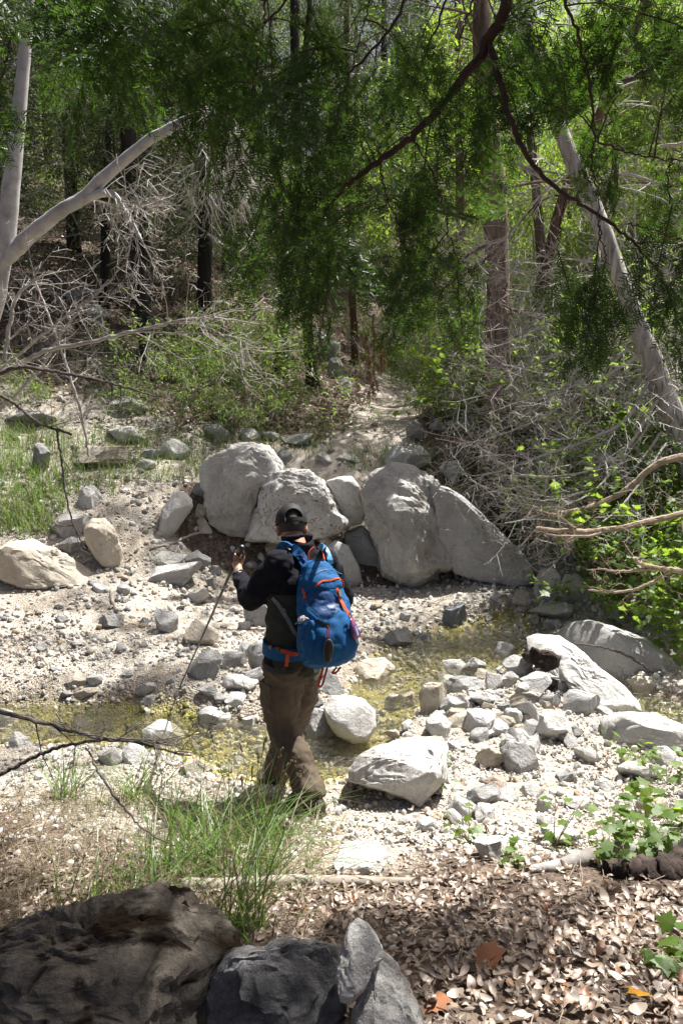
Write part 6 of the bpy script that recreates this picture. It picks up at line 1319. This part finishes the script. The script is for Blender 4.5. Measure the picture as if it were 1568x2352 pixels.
# ---------------------------------------------------------------- fallen leaves
m, t, out = _nodes('dry_leaf'); tn = attr(t, 'tint'); co = coords(t); oi = t.nodes.new('ShaderNodeObjectInfo').outputs['Random']
tt = mth(t, 'FRACT', mth(t, 'ADD', tn, mth(t, 'MULTIPLY', oi, 1.0)))
col = ramp(t, tt, [(0, (.06, .045, .035)), (.18, (.14, .10, .075)), (.4, (.27, .205, .155)), (.65, (.38, .31, .245)), (.85, (.46, .39, .325)), (.94, (.32, .21, .13)), (1, (.25, .10, .045))]).outputs[0]
col = mixc(t, mth(t, 'MULTIPLY', tex(t, co, 60, 4), .45), col, (.16, .11, .08))
d = t.nodes.new('ShaderNodeBsdfDiffuse'); t.links.new(col, d.inputs[0]); tl = t.nodes.new('ShaderNodeBsdfTranslucent'); t.links.new(col, tl.inputs[0]); g_ = t.nodes.new('ShaderNodeBsdfGlossy'); g_.inputs['Roughness'].default_value = .45
mx = t.nodes.new('ShaderNodeMixShader'); mx.inputs[0].default_value = .18; t.links.new(d.outputs[0], mx.inputs[1]); t.links.new(tl.outputs[0], mx.inputs[2])
m2 = t.nodes.new('ShaderNodeMixShader'); m2.inputs[0].default_value = .06; t.links.new(mx.outputs[0], m2.inputs[1]); t.links.new(g_.outputs[0], m2.inputs[2]); t.links.new(m2.outputs[0], out.inputs[0]); M_DRY = m
def dryleaf(seed):
    rg = RNG(seed); us = np.linspace(0, 1, 6); V = []; w = .24*np.sin(np.pi*(us*.86+.08))**.8*rg.uniform(.8, 1.15); cu, tw, ct = rg.uniform(-.9, .9), rg.normal()*.6, rg.uniform(.1, .9)
    for u, ww in zip(us, w):
        for s in (-1, 0, 1):
            a_ = tw*(u-.5); y_ = s*ww; z_ = ct*abs(s)*ww+cu*4*(u-.5)**2*.3+.03*rg.normal(); V.append([u-.5, y_*math.cos(a_)-z_*math.sin(a_), y_*math.sin(a_)+z_*math.cos(a_)])
    i = np.arange(5)[:, None]*3; j = np.arange(2)[None]; return np.array(V), np.stack([i+j, i+j+1, i+3+j+1, i+3+j], -1).reshape(-1, 4)
DL = [dryleaf(900+k) for k in range(8)]
rg = RNG(31)
def litter(n, x0, x1, y0, y1, smin, smax, keep, lift=.012, tl=.35):
    xs, ys = rg.uniform(x0, x1, n), rg.uniform(y0, y1, n); k = keep(xs, ys); xs, ys = xs[k], ys[k]; n = len(xs)
    nrm = np.column_stack([rg.normal(size=n)*tl, rg.normal(size=n)*tl, np.ones(n)]); a_ = rg.uniform(0, 6.28, n); d = np.column_stack([np.cos(a_), np.sin(a_), -(nrm[:, 0]*np.cos(a_)+nrm[:, 1]*np.sin(a_))])
    z = gz(xs, ys)+lift*rg.uniform(.3, 1.8, n)+.012; R = basis(d, rg.normal(size=n)*tl+np.where(rg.random(n) < .4, np.pi, 0)); S = smin+(smax-smin)*rg.beta(1.6, 2.4, n); pos = np.column_stack([xs, ys, z]); sel = rg.integers(0, 8, n); res = []
    for q in range(8):
        i = np.where(sel == q)[0]; V, F = scatter(DL[q][0], DL[q][1], R[i], S[i], pos[i]); res.append((V, F, np.repeat(rg.random(len(i)), len(DL[q][0]))))
    return res
def near_keep(x, y):
    e = 3.25+0.16*x-0.55*np.clip(x, 0, 1.2)+0.25*np.clip(-x-.3, 0, 2); d = np.exp(-(((x+.1)/0.5)**2+((y-3.35)/0.4)**2))
    thin = np.where(x < -.05, .5, 1.0)*np.clip((e-y)/.7+.25, 0, 1)*(1-.8*d); return (rg.random(len(x)) < thin) & (np.abs(x) < .55*y+.25)
res = litter(14000, -2.1, 2.2, 1.2, 3.7, .016, .058, near_keep)
res += litter(2600, -1.2, 2.6, 3.0, 4.4, .03, .055, lambda x, y: rg.random(len(x)) < .13)
res += litter(16000, -8, 9, 10.8, 24, .07, .13, lambda x, y: (np.abs(x) < .52*y) & (path_d(x, y) > .5) & (rg.random(len(x)) < np.clip((y-10.5)/2, 0, 1)), .03, .5)
V, F = merge([(a_, b_) for a_, b_, c_ in res])
tag(link('leaf_litter', mk_mesh('leaf_litter', V, F, M_DRY, np.concatenate([c_ for a_, b_, c_ in res]), smooth=True)), 'dense litter of dry brown oak leaves on the near bank and slopes', 'leaf litter', kind='stuff')
dm = []
for k in range(8):
    dm.append(mk_mesh('dry_leaf', DL[k][0], DL[k][1], M_DRY, np.full(len(DL[k][0]), .1*k), smooth=True))
cnt = 0
while cnt < 280:
    x, y = rg.uniform(900, 1560), rg.uniform(2060, 2350)
    if rg.random() < .25: x, y = rg.uniform(640, 1300), rg.uniform(1960, 2200)
    if x < 980 and y > 2110: continue
    g = G(x, y); o = link('dry_leaf', dm[int(rg.integers(8))]); s = rg.uniform(.036, .058); o.scale = (s, s, s); o.rotation_euler = (rg.normal()*.3, rg.normal()*.3, rg.uniform(0, 6.28)); o.location = (g[0], g[1], g[2]+.032+rg.uniform(0, .012))
    tag(o, 'dry tan oak leaf lying loose on top of the near litter', 'leaf', 'loose dry leaves on the near bank'); cnt += 1
# lobed maple leaves and a yellow leaf
M_MDRY = m_plain('leaf_rust', (.33, .15, .075), (.24, .10, .05), 40, .7); M_YEL = m_plain('leaf_yellow', (.55, .27, .02), (.45, .2, .02), 30, .6)
for (x, y, s, mt, lb) in [(1122,2228,.10,M_MDRY,'rust-brown lobed maple leaf in the shaded litter'),(1462,2312,.075,M_YEL,'bright orange-yellow leaf near the bottom right corner'),(998,2338,.09,M_MDRY,'rust-brown maple leaf at the bottom edge beside the grey rock')]:
    g = G(x, y); o = link('maple_leaf', mk_mesh('maple_leaf', LEAFM[0]-[.4, 0, 0], LEAFM[1], mt), None, (g[0], g[1], g[2]+.05)); o.scale = (s, s, s); o.rotation_euler = (.35, .25, x*.01); tag(o, lb, 'leaf')

# ---------------------------------------------------------------- grass
M_GRASS = m_leaf('grass_green', (.05, .11, .018), (.11, .19, .04), (.28, .46, .07), .45, .04, .45)
M_GRASD = m_leaf('grass_straw', (.15, .12, .07), (.28, .235, .15), (.24, .2, .11), .35, .02, .5)
def blades(base, h, lean, w, rg, curv=.6, seg=6):
    n = len(base); u = np.linspace(0, 1, seg); a_ = rg.uniform(0, 6.28, n); d = np.column_stack([np.cos(a_), np.sin(a_), np.zeros(n)])*lean[:, None]; s = np.column_stack([-np.sin(a_+.6), np.cos(a_+.6), np.zeros(n)])
    c = base[:, None]+h[:, None, None]*(np.array([0, 0, 1.])*(u-(lean**2)[:, None]*.35*u**2.2)[:, :, None]+d[:, None]*(u**(1+curv))[None, :, None])
    ww = (w[:, None]*(1-u**2.0)[None]*.5+.0004)[:, :, None]*s[:, None]; V = np.stack([c-ww, c+ww], 2).reshape(-1, 3)
    i = (np.arange(n)*seg*2)[:, None]+np.arange(seg-1)[None]*2; F = np.stack([i, i+1, i+3, i+2], -1).reshape(-1, 4); return V, F, np.repeat(rg.random(n), seg*2)
def clump_grass(name, label, px, n, sp, hh, seed, lean=.5, w=.006, straw=.15, group='sedge clumps on the near bank', heads=0):
    rg = RNG(seed); g = G(*px); root = thing(name, label, 'grass', tuple(g), group); b = g+np.column_stack([rg.normal(size=(n, 2))*sp, np.zeros(n)]); b[:, 2] = gz(b[:, 0], b[:, 1])-.01
    hs = hh*rg.uniform(.45, 1.15, n); V, F, tn = blades(b, hs, rg.uniform(.1, 1.0, n)*lean*1.5, w*rg.uniform(.6, 1.2, n), rg); k = int(n*straw)*12
    part('blades', mk_mesh('blades', V, F, [M_GRASS, M_GRASD], tn, np.where(np.arange(len(F)) < k/12*5, 1, 0)), root)
    if heads:
        ps = []
        for q in range(heads):
            a_ = rg.uniform(-.7, .5); top = g+np.array([rg.normal()*.05+a_*.25+.10, rg.normal()*.05, hh*rg.uniform(1.0, 1.5)]); st_ = smooth_path([g+[rg.normal()*.03, rg.normal()*.03, 0], (g+top)/2+[-.02, 0, .03], top], 8); ps.append(tube(st_, .0015, 4))
            for e_ in range(5): ps.append(ellip(top+unit(st_[-1]-st_[-2])*(-.012*e_)+rg.normal(size=3)*.003, [.005, 0, 0], [0, .005, 0], [0, 0, .009], 1))
        V, F = merge(ps); part('seed_heads', mk_mesh('seed_heads', V, F, M_GRASD, np.full(len(V), .4)), root)
for k, (lb, px, n, sp, hh) in enumerate([('tall lush sedge clump just in front of the hiker\'s feet', (590,2010), 120, .10, .46), ('lush sedge clump left of the one at the hiker\'s feet', (500,1935), 95, .10, .42), ('loose sedge clump in the middle of the left bank', (395,2020), 80, .10, .5),
      ('small sedge clump left at the creek edge', (150,1842), 60, .035, .36), ('sparse sedge clump at the creek edge behind the dark twigs', (310,1850), 70, .06, .42), ('sedge tuft beside the hiker\'s boot', (610,1935), 70, .07, .34), ('low grass tuft behind the top of the stump', (260,2075), 70, .1, .28), ('sedge tuft at the dark rock by the stump', (545,2150), 90, .05, .45),
      ('thin tuft of grass on the near bank left of centre', (470,2000), 90, .12, .42)]):
    clump_grass('sedge_clump', lb, px, n, sp, hh, 70+k, lean=1.0, w=.006, heads=7 if k in (0, 5) else 0)
clump_grass('grass_tuft', 'small pale grass tuft on a rock in the dry wash', (375,1298), 40, .04, .16, 90, straw=.5, group=None)
rg = RNG(66); bs = []
for (x0, y0, x1, y1, n) in [(-60,985,150,1180,2600),(150,1000,270,1150,700),(-60,1180,120,1235,900),(270,1000,480,1110,900),(480,985,760,1060,600),(800,1040,1000,1085,500)]:
    for q in range(n//6):
        g = G(rg.uniform(x0, x1), rg.uniform(y0, y1))
        for e_ in range(6): bs.append(g+[rg.normal()*.05, rg.normal()*.05, -.01])
bs = np.array(bs); V, F, tn = blades(bs, rg.uniform(.10, .34, len(bs)), rg.uniform(.1, .9, len(bs)), np.full(len(bs), .007), rg)
tag(link('grass', mk_mesh('grass', V, F, [M_GRASS, M_GRASD], tn, (rg.random(len(F)//5) < .28).repeat(5).astype(int))), 'green and straw grass covering the far left bank', 'grass', kind='stuff')
rg = RNG(67); n = 2600; xs = rg.uniform(-2.0, -.1, n); ys = rg.uniform(2.3, 3.95, n); b = np.column_stack([xs, ys, gz(xs, ys)-.005]); V, F, tn = blades(b, rg.uniform(.05, .22, n), rg.uniform(.6, 1.6, n), np.full(n, .003), rg)
tag(link('dry_grass', mk_mesh('dry_grass', V, F, [M_GRASD], tn)), 'flattened straw and fine dead stems on the near left bank', 'grass', kind='stuff')
n = 1500; ps = []
for q in range(n):
    x, y = (rg.uniform(-2.2, .0), rg.uniform(2.2, 4.0)) if q < 1100 else (rg.uniform(0, 1.8), rg.uniform(1.5, 3.2)); a_ = rg.uniform(0, 6.28); L = rg.uniform(.04, .22); z = float(gz(x, y)) if False else 0; ps.append((x, y, a_, L))
ps = np.array(ps); zz = gz(ps[:, 0], ps[:, 1])+.015; R = basis(np.column_stack([np.cos(ps[:, 2]), np.sin(ps[:, 2]), rg.normal(size=n)*.15])); tV, tF = tube(np.array([[-.5, 0, 0], [0, .03, .01], [.5, 0, 0]]), .02, 4, cap=False)
V, F = scatter(tV*[1, .8, .8], tF[0], R, np.column_stack([ps[:, 3], ps[:, 3]*0+.10, ps[:, 3]*0+.10]), np.column_stack([ps[:, :2], zz]))
tag(link('twig_litter', mk_mesh('twig_litter', V, F, M_TWIGT)), 'fine dead twigs strewn over the near bank', 'twigs', kind='stuff')

# ---------------------------------------------------------------- seedlings at lower right
def seedling(label, px, h, nl, size, seed, stems=3, spread=.5, tm=LEAFM, mat=None, name='maple_seedling', dirx=0.0):
    rg = RNG(seed); g = G(*px); root = thing(name, label, 'seedling', tuple(g)); ps, lp, ld = [], [], []
    for q in range(stems):
        a_ = rg.uniform(0, 6.28); d = np.array([math.cos(a_)*spread+dirx, math.sin(a_)*spread*.7, 1.0]); L = h*rg.uniform(.6, 1.1); u = np.linspace(0, 1, 8)[:, None]; st_ = g+unit(d)*L*u+np.array([0, 0, -.18*L])*u**2*spread; ps.append(tube(st_, np.linspace(.0028, .0012, 8), 5))
        for e_ in range(nl):
            i = int(rg.integers(2, 8)); a2 = rg.uniform(0, 6.28); od = np.array([math.cos(a2), math.sin(a2), .25]); pl = rg.uniform(.02, .05); ps.append(tube(np.array([st_[i], st_[i]+od*pl]), .0009, 3)); lp.append(st_[i]+od*pl); ld.append(od*[1, 1, 0]+[0, 0, rg.uniform(-.5, .05)])
    V1, F1 = merge(ps); part('stem', mk_mesh('stem', V1, F1, M_TWIGT), root)
    n = len(lp); R = basis(np.array(ld), rg.normal(size=n)*.35); me_sz = size*rg.uniform(.6, 1.2, n)
    for q in range(n):
        V, F = scatter(tm[0], tm[1], R[q:q+1], me_sz[q:q+1], np.array(lp[q:q+1])); part('leaf', mk_mesh('leaf', V, F, mat or M_MAPLE, np.full(len(V), rg.random())), root)
for k, (lb, px, h, nl, sz, st_, sp) in enumerate([('leafy maple seedling growing over the grey log at the right edge', (1490,1965), .40, 9, .075, 7, .8), ('maple seedling at the right edge above the grey log', (1560,1930), .45, 9, .075, 6, .7), ('small maple seedling left of the leafy one, by the log', (1400,1985), .22, 6, .06, 4, .8),
      ('tiny maple sprig standing in the middle of the gravel bar', (1270,1950), .34, 5, .055, 3, .5), ('maple sprig with few leaves right of the flat white rock', (1075,1935), .22, 4, .06, 3, .7), ('low maple sprig at the edge of the leaf litter', (1170,1985), .13, 5, .05, 3, .9), ('maple seedling behind, beside the low white boulder', (1450,1760), .32, 6, .06, 4, .6),
      ('maple seedling at the right edge in the near litter', (1545,2215), .18, 6, .07, 4, .9), ('small sprig at the far right of the gravel', (1530,1800), .3, 5, .06, 4, .7)]):
    seedling(lb, px, h, nl, sz, 300+k, st_, sp)
seedling('slender willow sprout standing before the flat white rock', (1012,1832), .40, 16, .065, 333, 1, .05, LEAFL, M_SHRUB, 'willow_sprout')
